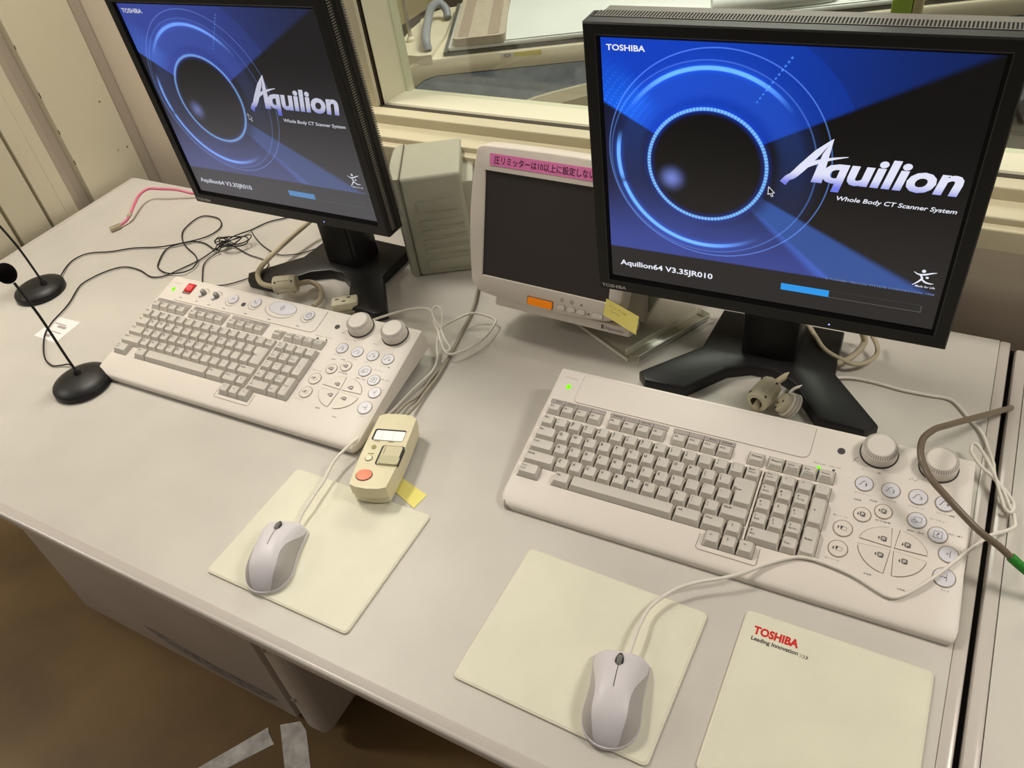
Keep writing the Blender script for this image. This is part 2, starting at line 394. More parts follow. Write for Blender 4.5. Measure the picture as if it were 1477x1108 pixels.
def extr_x(name, prof, x0, x1, mt, parent=None, bev=0.0):
    mb = MB(); mb.prism(prof, 0, x1-x0, mt, M=Matrix(((0, 0, 1, x0), (1, 0, 0, 0), (0, 1, 0, 0), (0, 0, 0, 1))))
    return mb.build(name, parent, smooth=25)
def arc(c, r, a0, a1, n=5): return [(c[0]+r*math.cos(R(a0+(a1-a0)*k/n)), c[1]+r*math.sin(R(a0+(a1-a0)*k/n))) for k in range(n+1)]
X0, X1 = 0.50, 2.95
struct(extr_x('trim_1', [(0.12, 0.186), (0.12, 0.2045)] + arc((0.0535, 0.2020), 0.0025, 90, 180) + [(0.051, 0.186)], X0, X1, SILLM), 'upper cream window ledge')
struct(extr_x('trim_2', [(0.11, 0.176), (0.11, 0.186)] + arc((0.0085, 0.1835), 0.0025, 90, 180) + [(0.006, 0.176)], X0-0.01, X1, SILLM), 'middle cream window ledge')
struct(extr_x('trim_3', [(0.10, 0.143), (0.10, 0.176)] + arc((-0.0055, 0.1735), 0.0025, 90, 180) + [(-0.008, 0.147), (-0.004, 0.143)], X0-0.02, X1, SILLM), 'lower cream window ledge')
# window frame and pane
wf = MB(); wf.box(0.585, 0.6195, 0.076, 0.16, 0.2045, 1.22, CREAM, bev=0.002)
wf = struct(wf.build('window_1'), 'observation window looking into the scanner room')
m = MB()
m.prism([(0.621, 0.092), (0.628, 0.086), (0.636, 0.145), (0.636, 0.16), (0.621, 0.16)], 0.200, 1.25, FRAMEW); m.build('window_frame', wf, smooth=25)
o = extr_x('window_frame', [(0.083, 0.198), (0.090, 0.2085), (0.142, 0.2085), (0.142, 0.198)], 0.628, 2.9, FRAMEW, wf)
o = extr_x('window_groove', [(0.078, 0.2046), (0.078, 0.2054), (0.092, 0.2054), (0.092, 0.2046)], 0.62, 2.9, GROOVE, wf)
m = MB(); m.box(0.6195, 0.6225, 0.084, 0.096, 0.205, 1.22, GROOVE); m.build('window_groove', wf)
m = MB(); m.box(0.634, 2.9, 0.143, 0.147, 0.207, 1.25, GLASS); m.build('pane', wf, smooth=0)
m = MB(); m.box(0.621, 0.637, 0.149, 0.172, 0.16, 1.25, FRAMEW); m.build('window_reveal', wf)
m = MB(); m.box(0.637, 2.9, 0.149, 0.172, 0.14, 0.2005, FRAMEW); m.build('window_reveal', wf)
# scanner room beyond the glass
m = MB(); m.box(-1.5, 5.2, 0.171, 5.2, FZ-0.05, FZ, CTFL); struct(m.build('floor', smooth=0), 'dark floor of the scanner room')
m = MB(); m.box(-1.55, -1.40, 0.171, 5.2, FZ, 1.9, CTWALL); struct(m.build('wall_scanner_left', smooth=0), 'cream wall of the scanner room')
m = MB(); m.box(-1.5, 5.2, 5.0, 5.2, FZ, 1.9, CTWALL); struct(m.build('wall_scanner_back', smooth=0), 'far cream wall of the scanner room')

# floor tape
def quad_thing(name, pts, z0, t, mt, label, cat, bev=0.0):
    mb = MB(); mb.prism(pts, z0, z0+t, mt, bev=bev); o = mb.build(name); return tag(o, label, cat)
quad_thing('floor_tape', [(0.660, -0.727), (0.668, -0.735), (0.693, -0.748), (0.640, -0.822), (0.560, -0.870), (0.585, -0.850)], FZ, 0.0008, TAPE, 'cracked white tape strip on the brown floor, the left one', 'tape')
quad_thing('floor_tape', [(0.679, -0.713), (0.712, -0.690), (0.735, -0.700), (0.800, -0.765), (0.770, -0.800), (0.748, -0.780)], FZ, 0.0008, TAPE, 'cracked white tape strip beside the foot of the grey panel', 'tape')

# ================================================================= DESKS
DX0, DX1, DY0 = -0.095, 1.695, -0.796
desk = root('console_desk', T(0.8, -0.4, FZ), 'long pale grey console desk carrying both monitors and keyboards', 'desk')
DM = T(0.8, -0.4, FZ)
m = MB(); m.box(DX0+0.012, DX1, DY0, 0.0, -0.030, 0.0, LAM); m.build('desk_top', desk, PM=DM, smooth=0)
prof = [(DY0, -0.024), (DY0, 0.0), (DY0-0.0015, -0.0001), (DY0-0.0100, -0.0022)] + arc((DY0-0.0105, -0.0066), 0.0044, 80, 180, 6) + [(DY0-0.0149, -0.0100), (DY0-0.0132, -0.0115), (DY0-0.0132, -0.0195), (DY0-0.0105, -0.0240)]
o = extr_x('front_edge_trim', prof, DX0, DX1+0.014, TRIM, desk); o.matrix_parent_inverse = DM.inverted()
m = MB(); m.box(DX1, DX1+0.014, DY0, 0.0, -0.034, 0.0008, TRIM, bev=0.003); m.build('side_edge_trim', desk, PM=DM)
m = MB(); m.box(DX0, DX0+0.012, DY0, 0.0, -0.034, 0.0008, TRIM, bev=0.003); m.build('side_edge_trim', desk, PM=DM)
m = MB(); m.box(0.754, 0.812, -0.705, -0.12, -0.655, -0.032, DESKGREY, bev=0.018, seg=3); m.build('leg_panel', desk, PM=DM)
for z in (-0.36, -0.53):
    m = MB(); m.lathe([(0.006, 0), (0.006, 0.003), (0.0, 0.004)], CHROME, 12, M=T(0.775, -0.705, z) @ Matrix.Rotation(R(90), 4, 'X')); m.build('screw', desk, PM=DM)
m = MB(); m.box(1.62, 1.69, -0.70, -0.10, FZ, -0.032, DESKGREY, bev=0.008); m.build('leg_panel', desk, PM=DM)
m = MB(); m.box(-0.08, -0.02, -0.36, -0.05, FZ, -0.032, DESKGREY, bev=0.008); m.build('leg_panel', desk, PM=DM)
ped = root('desk_cabinet', T(0.41, -0.5, FZ), 'low grey cabinet with a scraped flat front panel under the desk', 'cabinet'); PM_ = T(0.41, -0.5, FZ)
m = MB(); m.box(0.098, 0.718, -0.694, -0.668, -0.672, -0.036, DESKGREY, bev=0.002); m.build('front_panel', ped, PM=PM_)
m = MB(); m.box(0.11, 0.712, -0.668, -0.15, -0.655, -0.036, BLACKGAP); m.build('body', ped, PM=PM_)  # black colour stands in for shade in the gap beside the leg
m = MB(); m.box(0.11, 0.15, -0.66, -0.60, FZ, -0.66, BLACKGAP); m.box(0.66, 0.70, -0.66, -0.60, FZ, -0.66, BLACKGAP); m.build('foot', ped, PM=PM_)
m = MB()
pts = [(0.33, -0.600), (0.38, -0.598), (0.44, -0.612), (0.52, -0.622), (0.60, -0.622), (0.66, -0.618), (0.690, -0.628), (0.655, -0.650), (0.60, -0.655), (0.50, -0.652), (0.42, -0.640), (0.36, -0.620)]
m.face([(x, -0.6945, z+0.002) for x, z in pts], SCRAPE); o = m.build('scrape_mark', ped, PM=PM_); o['label'] = 'scraped grey patch along the lower edge'
# neighbouring desk
rd = root('side_desk', T(2.2, -0.4, FZ), 'neighbouring grey desk top beyond the black gap at the right', 'desk'); RM = T(2.2, -0.4, FZ)
m = MB(); m.box(1.731, 2.7, -0.95, -0.012, -0.030, 0.0, LAM); m.build('desk_top', rd, PM=RM, smooth=0)
m = MB(); m.box(1.7155, 1.731, -0.95, -0.012, -0.034, 0.001, TRIM, bev=0.004); m.build('side_edge_trim', rd, PM=RM)
m = MB(); m.box(1.72, 1.78, -0.90, -0.10, FZ, -0.031, DESKGREY); m.build('leg_panel', rd, PM=RM)
m = MB(); m.box(2.60, 2.66, -0.90, -0.10, FZ, -0.031, DESKGREY); m.build('leg_panel', rd, PM=RM)
m = MB(); m.box(1.7085, 1.7160, -0.80, -0.002, -0.05, -0.012, BLACKGAP); tag(m.build('gap_shade_strip'), 'black strip painted in as the shade of the gap between the two desks', 'strip')  # only a shaded gap here; its darkness is put in as a strip

# ================================================================= SCANNER COUCH seen through the glass
CM = Matrix(((0.9033, -0.4290, 0, -0.117), (0.4290, 0.9033, 0, 1.336), (0, 0, 1, -0.30), (0, 0, 0, 1)))
ct = root('scanner_couch', CM, 'cream and blue grey patient couch of a scanner behind the window', 'couch')
def couch_part(name, mb, smooth=30): return mb.build(name, ct, smooth=smooth)
def sideprism(poly, v0, v1, mt, bev=0.0, name=None):
    mb = MB(); mb.prism(poly, -v1, -v0, mt, bev=bev, M=Matrix(((1, 0, 0, 0), (0, 0, -1, 0), (0, 1, 0, 0), (0, 0, 0, 1))))
    return couch_part(name, mb)
L_ = 2.6
# outer cream rim with rounded end; side face at v=0
rim = [(L_, 0.0), (-0.03, 0.0)] + [(-0.075, -0.012), (-0.11, -0.034), (-0.13, -0.062), (-0.16, -0.10)] + [(-0.185, -0.06), (-0.175, -0.01), (-0.15, 0.03), (-0.10, 0.052), (-0.04, 0.064), (L_, 0.066)]
sideprism(rim, 0.0, 0.56, CTC, bev=0.012, name='rim')
sideprism([(L_, -0.001), (-0.03, -0.001), (-0.075, -0.012), (-0.11, -0.034), (-0.13, -0.062), (-0.14, -0.12), (-0.12, -0.30), (L_, -0.30)], 0.006, 0.55, CTB, name='side_panel')
arcp = [(0.16, -0.30), (0.20, -0.17), (0.25, -0.129), (0.32, -0.110), (0.393, -0.096), (0.494, -0.081), (0.70, -0.065), (1.0, -0.060), (1.4, -0.075), (1.8, -0.12), (2.0, -0.30)]
sideprism(arcp, -0.006, 0.1, CTC, bev=0.004, name='base_cover')
arcq = [(0.27, -0.30), (0.30, -0.19), (0.363, -0.153), (0.42, -0.135), (0.492, -0.122), (0.70, -0.105), (1.0, -0.10), (1.4, -0.115), (1.7, -0.16), (1.85, -0.30)]
sideprism(arcq, -0.010, -0.005, mat('scanner_taupe', (186, 172, 148), 0.5), name='base_inset')
m = MB(); m.box(0.2, 1.9, 0.05, 0.5, -0.395, -0.29, CTC); couch_part('pedestal', m)
# top: dark gap, mattress, sheet
m = MB(); m.box(0.012, L_, 0.012, 0.55, 0.060, 0.078, CTD); couch_part('slide_rail', m)
m = MB(); m.box(0.030, L_, 0.010, 0.50, 0.078, 0.096, CTW, bev=0.008); couch_part('mattress', m)
m = MB()
n = 24
for i in range(n):
    for j in range(10):
        q = []
        for (a, b) in ((i, j), (i+1, j), (i+1, j+1), (i, j+1)):
            u = 0.05+(L_-0.1)*a/n; v = 0.016+0.46*b/10
            q.append((u, v, 0.0985+0.016*math.sin(math.pi*b/10)+0.003*math.sin(u*17+b)*math.sin(math.pi*b/10)))
        m.face(q, CTW)
bmesh.ops.remove_doubles(m.bm, verts=m.bm.verts[:], dist=1e-5)
couch_part('sheet', m, 60)
mt_ = MB(); mt_.prism(rrect(0.052, 0.238, 0.006, 0.50, 0.02), 0.096, 0.122, CTM, bev=0.008)
mp = couch_part('head_mat', mt_)
for (a, b) in ((0.070, 0.108), (0.176, 0.216)):
    m = MB(); m.box(a, b, 0.02, 0.49, 0.121, 0.1235, CTM2, bev=0.001, seg=1); o = m.build('stripe', mp)
# end hood, grey tube handle, pole
m = MB()
hood = [(-0.03, -0.0), (-0.075, 0.0), (-0.12, 0.02), (-0.155, 0.06), (-0.165, 0.15), (-0.15, 0.28), (-0.115, 0.38), (-0.06, 0.45), (-0.015, 0.47), (0.006, 0.46), (0.0, 0.2)]
m.prism(hood, 0.045, 0.080, CTC, bev=0.018, seg=3); couch_part('end_hood', m)
m = MB(); m.tube([(-0.045, 0.035, 0.085), (-0.05, 0.06, 0.115), (-0.055, 0.16, 0.13), (-0.06, 0.27, 0.135), (-0.058, 0.345, 0.138), (-0.035, 0.385, 0.136), (-0.01, 0.37, 0.115), (-0.005, 0.345, 0.092)], 0.0155, CTT, n=14, sub=6); couch_part('tube_handle', m)
m = MB(); m.tube([(-0.125, 0.16, 0.06), (-0.125, 0.16, 0.9)], 0.0075, CHROME, n=10, sub=1); m.lathe([(0.0, -0.016), (0.014, -0.012), (0.015, 0.006), (0.009, 0.014), (0.0, 0.014)], FRAMEW, 14, M=T(-0.125, 0.16, 0.085)); couch_part('pole', m)
m = MB(); m.face([(0.215, -0.0015, 0.043), (0.262, -0.0015, 0.043), (0.262, -0.0015, 0.058), (0.215, -0.0015, 0.058)], PAPER)
m.face([(0.262, -0.0015, 0.043), (0.36, -0.0015, 0.043), (0.36, -0.0015, 0.058), (0.262, -0.0015, 0.058)], YEL)
m2 = [(0.238+0.011*math.cos(t/10*2*math.pi), 0.0505+0.0055*math.sin(t/10*2*math.pi)) for t in range(11)]
for a, b in zip(m2, m2[1:]): m.face([(a[0], -0.002, a[1]), (b[0], -0.002, b[1]), (b[0]*0.8+0.238*0.2, -0.002, b[1]*0.8+0.0505*0.2), (a[0]*0.8+0.238*0.2, -0.002, a[1]*0.8+0.0505*0.2)], BLK)
stk = couch_part('warning_sticker', m, 0)
# bolster cushions on the couch by the right edge
m = MB(); m.tube([(0.95, 0.05, 0.125), (1.15, 0.045, 0.125), (1.30, 0.05, 0.122), (1.36, 0.06, 0.118)], lambda t: 0.03-0.012*max(0, t-0.8)*5*0.5, CTW, n=14, sub=5); couch_part('bolster', m)
m = MB(); m.box(1.40, 1.62, 0.03, 0.16, 0.098, 0.135, CTW, bev=0.015, seg=3); couch_part('pillow', m)
# green strip standing on the ledge
gp = MB(); gp.box(1.468, 1.492, 0.060, 0.075, 0.2048, 0.80, GREENP, bev=0.002)
gp.box(1.4925, 1.503, 0.060, 0.078, 0.2048, 0.80, mat('olive_beige', (150, 142, 104), 0.5), bev=0.001)
tag(gp.build('green_post'), 'olive green upright plastic post on the window ledge behind the big monitor', 'post')

# ================================================================= KEYBOARDS
U = 19.05
def mmbuild(mb, name, parent=None, M=None, smooth=35, PM=None, recalc=True):
    bmesh.ops.scale(mb.bm, vec=(0.001, 0.001, 0.001), verts=mb.bm.verts[:])
    return mb.build(name, parent, M, smooth, PM, recalc)
# wells: x0,x1,y0,y1 (mm, panel frame)
yf = 0.206*U
XA = 12.87*U; XN = 15.127*U
G = [(0, 4), (4.454, 8.454), (8.907, 12.907), (13.903, 14.903), (15.127, 19.127)]
WELLS = [(0, 15*U, -4*U, 0), (0, 1.5*U, -5*U, -4*U), (2.506*U, 14.87*U, -5*U, -4*U), (XA, XA+3*U, -6*U, -5*U), (XN, XN+4*U, -5*U, 0)]
WELLS += [(a*U, b*U, yf, yf+0.96*U) for a, b in G]
# (legend, x, y_top, w, h) in key units
def row(y, x, items):
    out = []
    for it in items:
        s, w = it if isinstance(it, tuple) else (it, 1.0)
        out.append((s, x, y, w, 1.0)); x += w
    return out
KEYS = row(0, 0, ['Esc', '!/1', '@/2', '#/3', '$/4', '%/5', '^/6', '&/7', '*/8', '(/9', ')/0', '_/-', '+/=', '|/\\', 'Back/Space'])
KEYS += row(-1, 0, [('Tab', 1.5)] + list('QWERTYUIOP') + ['{/[', '}/]'])
KEYS += row(-2, 0, [('Ctrl', 1.75)] + list('ASDFGHJKL') + [':/;', '"/\'', '~/`'])
KEYS += row(-3, 0, [('Shift', 2.25)] + list('ZXCVBNM') + ['</,', '>/.', '?//', '|/\\', ('Shift', 1.75)])
KEYS += [('Caps/Lock', 0, -4, 1.5, 1), ('Alt', 2.506, -4, 1.24, 1), ('', 3.746, -4, 6.94, 1), ('Alt', 10.686, -4, 1.73, 1), ('Ctrl', 12.416, -4, 1.454, 1), ('\u2191', 13.87, -4, 1, 1),
         ('\u2190', 12.87, -5, 1, 1), ('\u2193', 13.87, -5, 1, 1), ('\u2192', 14.87, -5, 1, 1)]
NX = 15.127
for r_, its in enumerate((['Num/Lock', '/', '*', '-'], ['7/Home', '8/\u2191', '9/Pg Up'], ['4/\u2190', '5', '6/\u2192'], ['1/End', '2/\u2193', '3/Pg Dn'])):
    KEYS += row(-r_, NX, its)
KEYS += [('0/Ins', NX, -4, 2, 1), ('./Del', NX+2, -4, 1, 1), ('+', NX+3, -1, 1, 2), ('Enter', NX+3, -3, 1, 2)]
for gi, (a, b) in enumerate(G):
    names = [['F1', 'F2', 'F3', 'F4'], ['F5', 'F6', 'F7', 'F8'], ['F9', 'F10', 'F11', 'F12'], ['Delete'], ['Insert', 'Home/Scroll', 'End/Option', 'Print/Screen']][gi]
    for i, s in enumerate(names): KEYS.append((s, a+i, 0.206+0.96, 1, 0.96))
KEYH = 8.2
def key_mesh(leg, w, h, poly=None, back=1.2, KEYH=KEYH):
    W, H = w*U, h*U
    mb = MB(); g = 0.45
    if poly: base = poly
    else: base = [(g, -H+g), (W-g, -H+g), (W-g, -g), (g, -g)]
    c = (sum(p[0] for p in base)/len(base), sum(p[1] for p in base)/len(base))
    def chamf(poly, r):
        out = []; L = len(poly)
        for i in range(L):
            a, b, c_ = Vector((*poly[i-1], 0)), Vector((*poly[i], 0)), Vector((*poly[(i+1) % L], 0))
            for k, t in ((0, (a-b).normalized()), (1, (c_-b).normalized())):
                q = b+t*r; out.append((q.x, q.y))
        return out
    def inset(poly, l, r, f, b):
        # polygons are axis aligned: move left/right/front/back sides inwards
        out = []
        L = len(poly)
        for i in range(L):
            p = poly[i]; pr = poly[i-1]; nx = poly[(i+1) % L]
            x, y = p
            for q in (pr, nx):
                if abs(q[0]-p[0]) < 1e-6:      # vertical side
                    up = (q is nx and nx[1] > p[1]) or (q is pr and p[1] > pr[1])
                    x = p[0] - r if up else p[0] + l
                else:
                    rt = (q is nx and nx[0] > p[0]) or (q is pr and p[0] > pr[0])
                    y = p[1] + f if rt else p[1] - b
            out.append((x, y))
        return out
    rings = [(chamf(base, 0.6), -4.0), (chamf(base, 0.6), 0.3), (chamf(inset(base, 2.2, 2.2, 4.0, back), 1.5), KEYH-0.3), (chamf(inset(base, 2.5, 2.5, 4.3, back+0.3), 1.5), KEYH), (chamf(inset(base, 4.2, 4.2, 5.8, back+2.0), 1.8), KEYH-0.35)]
    vs = [[mb.bm.verts.new((p[0], p[1], z)) for p in r] for r, z in rings]
    k = mb.mi(KEY)
    for a, b in zip(vs, vs[1:]):
        for i in range(len(a)): mb.bm.faces.new([a[i], a[(i+1) % len(a)], b[(i+1) % len(b)], b[i]])
    mb.bm.faces.new(vs[-1])
    # legend
    x0 = 4.3; yt = -2.1-back
    if leg:
        parts = leg.split('/') if len(leg) > 1 else [leg]
        if leg == '?//': parts = ['?', '/']
        if leg == './Del': parts = ['.', 'Del']
        if len(parts) == 1:
            s = parts[0]
            if len(s) == 1 and s.isalpha(): put_text(mb, s, x0+0.2, yt-4.3, None, 3.7, KEYLEG, z=KEYH+0.1, bold=0.0 if s in 'MW' else 0.010, base=True)
            elif len(s) == 1 and ord(s) > 8000: arrow(mb, s, x0+3.5, yt-3.0, 3.0, KEYLEG, KEYH+0.08)
            elif len(s) == 1: put_text(mb, s, x0+1.6, yt-4.4 if h == 1 else -H/2, None, 3.2, KEYLEG, z=KEYH+0.1, bold=0.008, base=True)
            elif leg == 'Enter' and h > 1: put_text(mb, s, 4.6, -H/2+1, 8.5, 2.2, KEYLEG, z=KEYH+0.1, bold=0.003)
            else: put_text(mb, s, x0, yt-3.2, min(1.9*len(s), W-6.6), 2.3, KEYLEG, z=KEYH+0.1, bold=0.003)
        else:
            y = yt-2.6
            for s in parts:
                if len(s) == 1 and ord(s) > 8000: arrow(mb, s, x0+2.2, y, 2.2, KEYLEG, KEYH+0.08)
                elif len(s) == 1: put_text(mb, s, x0+0.2, y-0.9, None, 2.8, KEYLEG, z=KEYH+0.1, bold=0.008, base=True)
                else: put_text(mb, s, x0, y-0.6, min(1.75*len(s), 10.5), 2.0, KEYLEG, z=KEYH+0.1, bold=0.003)
                y -= 3.9
    bmesh.ops.scale(mb.bm, vec=(0.001,)*3, verts=mb.bm.verts[:])
    bmesh.ops.recalc_face_normals(mb.bm, faces=mb.bm.faces[:])
    me = bpy.data.meshes.new('key'); mb.bm.to_mesh(me); mb.bm.free()
    for q in mb.mats: me.materials.append(q)
    for p in me.polygons: p.use_smooth = True
    me.set_sharp_from_angle(angle=R(24))
    return me
def arrow(mb, s, cx, cy, L, mt, z):
    a = {'\u2191': 90, '\u2190': 180, '\u2193': 270, '\u2192': 0}[s]
    M = Matrix.Translation((cx, cy, z)) @ Matrix.Rotation(R(a), 4, 'Z')
    flat(mb, [(-L/2, -0.22), (0, -0.22), (0, 0.22), (-L/2, 0.22)], mt, M)
    flat(mb, [(0, -0.75), (L/2, 0), (0, 0.75)], mt, M)
KEYM = []
for (s, x, y, w, h) in KEYS: KEYM.append((key_mesh(s, w, h, back=3.9, KEYH=6.8) if y > 0.5 else key_mesh(s, w, h), x*U, y*U))
# the big L-shaped Enter key
eb = [(0.25*U+0.45, -2*U+0.45), (1.5*U-0.45, -2*U+0.45), (1.5*U-0.45, -0.45), (0.45, -0.45), (0.45, -U+0.45), (0.25*U+0.45, -U+0.45)]
KEYM.append((key_mesh('Enter', 1.5, 2, eb), 13.5*U, -1*U))

def kb_xl(y): return -7.5 + (0 if y > -118 else 17*(1-math.sqrt(max(0, 1-((-118-y)/20.0)**2))))
def kb_xr(y): return 503.0 + (78-y)/215*8.5 - (0 if y > -120 else 9*(1-math.sqrt(max(0, 1-((-120-y)/18.5)**2))))
FR = [(-137.8, -10.6), (-137.6, -6.8), (-136.8, -4.0), (-134.8, -2.0), (-131, -0.95), (-124, -0.3), (-116, -0.05)]
BK = [(78.5, -0.3), (81.0, -1.6), (82.3, -4.5)]
def kb_z(y):
    pr = FR + [(-104, 0), (76.5, 0)] + BK
    for (a, za), (b, zb) in zip(pr, pr[1:]):
        if a <= y <= b: return za+(zb-za)*(y-a)/(b-a)
    return 0.0
SIN, COS = math.sin(0.2105), math.cos(0.2105)
def kb_bottom(y): return ((1.0 + (y+138)/220*18) - 40.0 - y*SIN)/COS
def make_body():
    mb = MB(); k1 = mb.mi(KB); k2 = mb.mi(WELL); k3 = mb.mi(KBSIDE)
    xs = sorted(set([round(v, 3) for w in WELLS for v in w[:2]] + [-7.5, -5.0, 330, 380, 430, 480, 495, 501]))
    ys = sorted(set([round(v, 3) for w in WELLS for v in w[2:]] + [p[0] for p in FR+BK] + [-104, -90, 40, 60, 76.5]))
    def depth(x, y): return any(w[0] < x < w[1] and w[2] < y < w[3] for w in WELLS)
    xs2 = xs
    def X(i, y):
        if i == 0: return kb_xl(y)
        if i == 1: return kb_xl(y)+2.5
        if i == len(xs2)-1: return kb_xr(y)
        if i == len(xs2)-2: return kb_xr(y)-3
        return xs2[i]
    V = {}
    def vert(i, j, lvl):
        key = (i, j, lvl)
        if key not in V:
            y = ys[j]; z = kb_z(y)
            if i in (0, len(xs2)-1): z -= 1.6*min(1, max(0, (y+137.8)/14))
            V[key] = mb.bm.verts.new((X(i, y), y, z if lvl == 0 else -6.0))
        return V[key]
    nx, ny = len(xs2)-1, len(ys)-1
    D = [[depth((xs2[i]+xs2[i+1])/2, (ys[j]+ys[j+1])/2) for j in range(ny)] for i in range(nx)]
    def add(vs, k):
        f = mb.bm.faces.new(vs); f.material_index = k
    for i in range(nx):
        for j in range(ny):
            l = 1 if D[i][j] else 0
            add([vert(i, j, l), vert(i+1, j, l), vert(i+1, j+1, l), vert(i, j+1, l)], k2 if l else k1)
            if i+1 < nx and D[i][j] != D[i+1][j]:
                add([vert(i+1, j, 0), vert(i+1, j+1, 0), vert(i+1, j+1, 1), vert(i+1, j, 1)], k2)
            if j+1 < ny and D[i][j] != D[i][j+1]:
                add([vert(i, j+1, 0), vert(i+1, j+1, 0), vert(i+1, j+1, 1), vert(i, j+1, 1)], k2)
    # skirt
    loop = [(0, j) for j in range(ny+1)] + [(i, ny) for i in range(1, nx+1)] + [(nx, j) for j in range(ny-1, -1, -1)] + [(i, 0) for i in range(nx-1, 0, -1)]
    B = [mb.bm.verts.new((vert(i, j, 0).co.x*1.0 + (1.0 if i == nx else -1.0 if i == 0 else 0), vert(i, j, 0).co.y + (0.6 if j == ny else 0), min(kb_bottom(ys[j]), vert(i, j, 0).co.z-0.5))) for i, j in loop]
    for a in range(len(loop)):
        b = (a+1) % len(loop)
        add([vert(*loop[a], 0), vert(*loop[b], 0), B[b], B[a]], k1)
    f = mb.bm.faces.new(B[::-1]); f.material_index = k3
    return mb
def ring_print(mb, poly, w, mt, z):
    L = len(poly); c = Vector((sum(p[0] for p in poly)/L, sum(p[1] for p in poly)/L, 0))
    pts = [Vector((p[0], p[1], 0)) for p in poly]
    nrm = []
    for i in range(L):
        d = (pts[(i+1) % L]-pts[i-1]).normalized(); nrm.append(Vector((d.y, -d.x, 0)))
    for i in range(L):
        j = (i+1) % L
        mb.face([(pts[i].x, pts[i].y, z), (pts[j].x, pts[j].y, z), (pts[j].x+nrm[j].x*w, pts[j].y+nrm[j].y*w, z), (pts[i].x+nrm[i].x*w, pts[i].y+nrm[i].y*w, z)], mt)
def icon_stack(mb, cx, cy, z, s=1.0, updn=1, kind='pages'):
    # small arrow + stacked pages / folder
    ax = cx-4.6*s
    flat(mb, [(ax-0.55*s, cy-1.5*s), (ax+0.55*s, cy-1.5*s), (ax+0.55*s, cy+0.6*s), (ax-0.55*s, cy+0.6*s)] if updn > 0 else [(ax-0.55*s, cy-0.6*s), (ax+0.55*s, cy-0.6*s), (ax+0.55*s, cy+1.5*s), (ax-0.55*s, cy+1.5*s)], INK, z=z)
    t = updn
    flat(mb, [(ax-1.2*s, cy+0.5*s*t), (ax+1.2*s, cy+0.5*s*t), (ax, cy+2.2*s*t)], INK, z=z)
    if kind == 'pages':
        for k, d in enumerate((-0.9, -0.2, 0.5)):
            ring_print(mb, rrect(cx-1.6*s+d*s, cx+2.6*s+d*s, cy-2.2*s-d*s*0.4, cy+2.4*s-d*s*0.4, 0.5*s, 2), 0.45*s, INK, z+0.01*k)
        ring_print(mb, circ(cx+1.1*s, cy, 1.0*s, 1.0*s, 10), 0.4*s, INK, z+0.04)
        flat(mb, rrect(cx-0.4*s, cx+2.6*s, cy-2.0*s, cy-1.0*s, 0.3*s, 2), INK, z=z+0.04)
    else:
        flat(mb, [(cx-2.2*s, cy-1.6*s), (cx-1.2*s, cy-1.6*s), (cx+0.2*s, cy+2.0*s), (cx-2.6*s, cy+2.6*s)], INK, z=z)
        ring_print(mb, [(cx-1.2*s, cy-2.2*s), (cx+3.4*s, cy-2.2*s), (cx+4.0*s, cy+1.2*s), (cx+1.6*s, cy+1.4*s), (cx+1.0*s, cy+2.0*s), (cx-0.4*s, cy+2.0*s)], 0.45*s, INK, z)
def round_button(par, M, cx, cy, r, mt, draw, lift=1.2, dish=False, name='round_button'):
    mb = MB()
    mb.lathe([(r+1.0, 0.05), (r+1.0, 0.35), (r+0.35, 0.4)], LINE, 32, M=Matrix.Translation((cx, cy, 0)))
    mb.lathe([(r+0.35, 0.1), (r, 0.1), (r, lift-0.4), (r-0.5, lift), (0, lift)], mt, 32, M=Matrix.Translation((cx, cy, 0)))
    draw(mb, cx, cy, lift+0.06)
    o = mmbuild(mb, name, par, M)
    return o
def ic_window(k):
    def f(mb, cx, cy, z):
        stroke(mb, [(cx-6.0, cy-2.8), (cx-4.4, cy-2.7), (cx-3.2, cy-1.0), (cx-2.2, cy+1.6), (cx-1.0, cy+2.9), (cx+1.6, cy+3.0)], 0.7, INK, z=z)
        put_text(mb, str(k), cx+1.6, cy-3.4, 1.3 if k == 1 else 2.5, 4.2, INK, z=z, bold=0.01)
    return f
JP = {'w': '\u30a6\u30a4\u30f3\u30c9\u30fc', 'next': '\u6b21\u753b\u50cf', 'prev': '\u524d\u753b\u50cf', 'ser': '\u6b21\u30b7\u30ea\u30fc\u30ba', 'ser2': '\u524d\u30b7\u30ea\u30fc\u30ba', 'store': '\u30b9\u30c8\u30a2', 'ov': '\u30aa\u30fc\u30c8\u30d3\u30e5\u30fc', 'zm': '\u62e1\u5927\u30fb\u7e2e\u5c0f', 'res': '\u30ea\u30bb\u30c3\u30c8'}

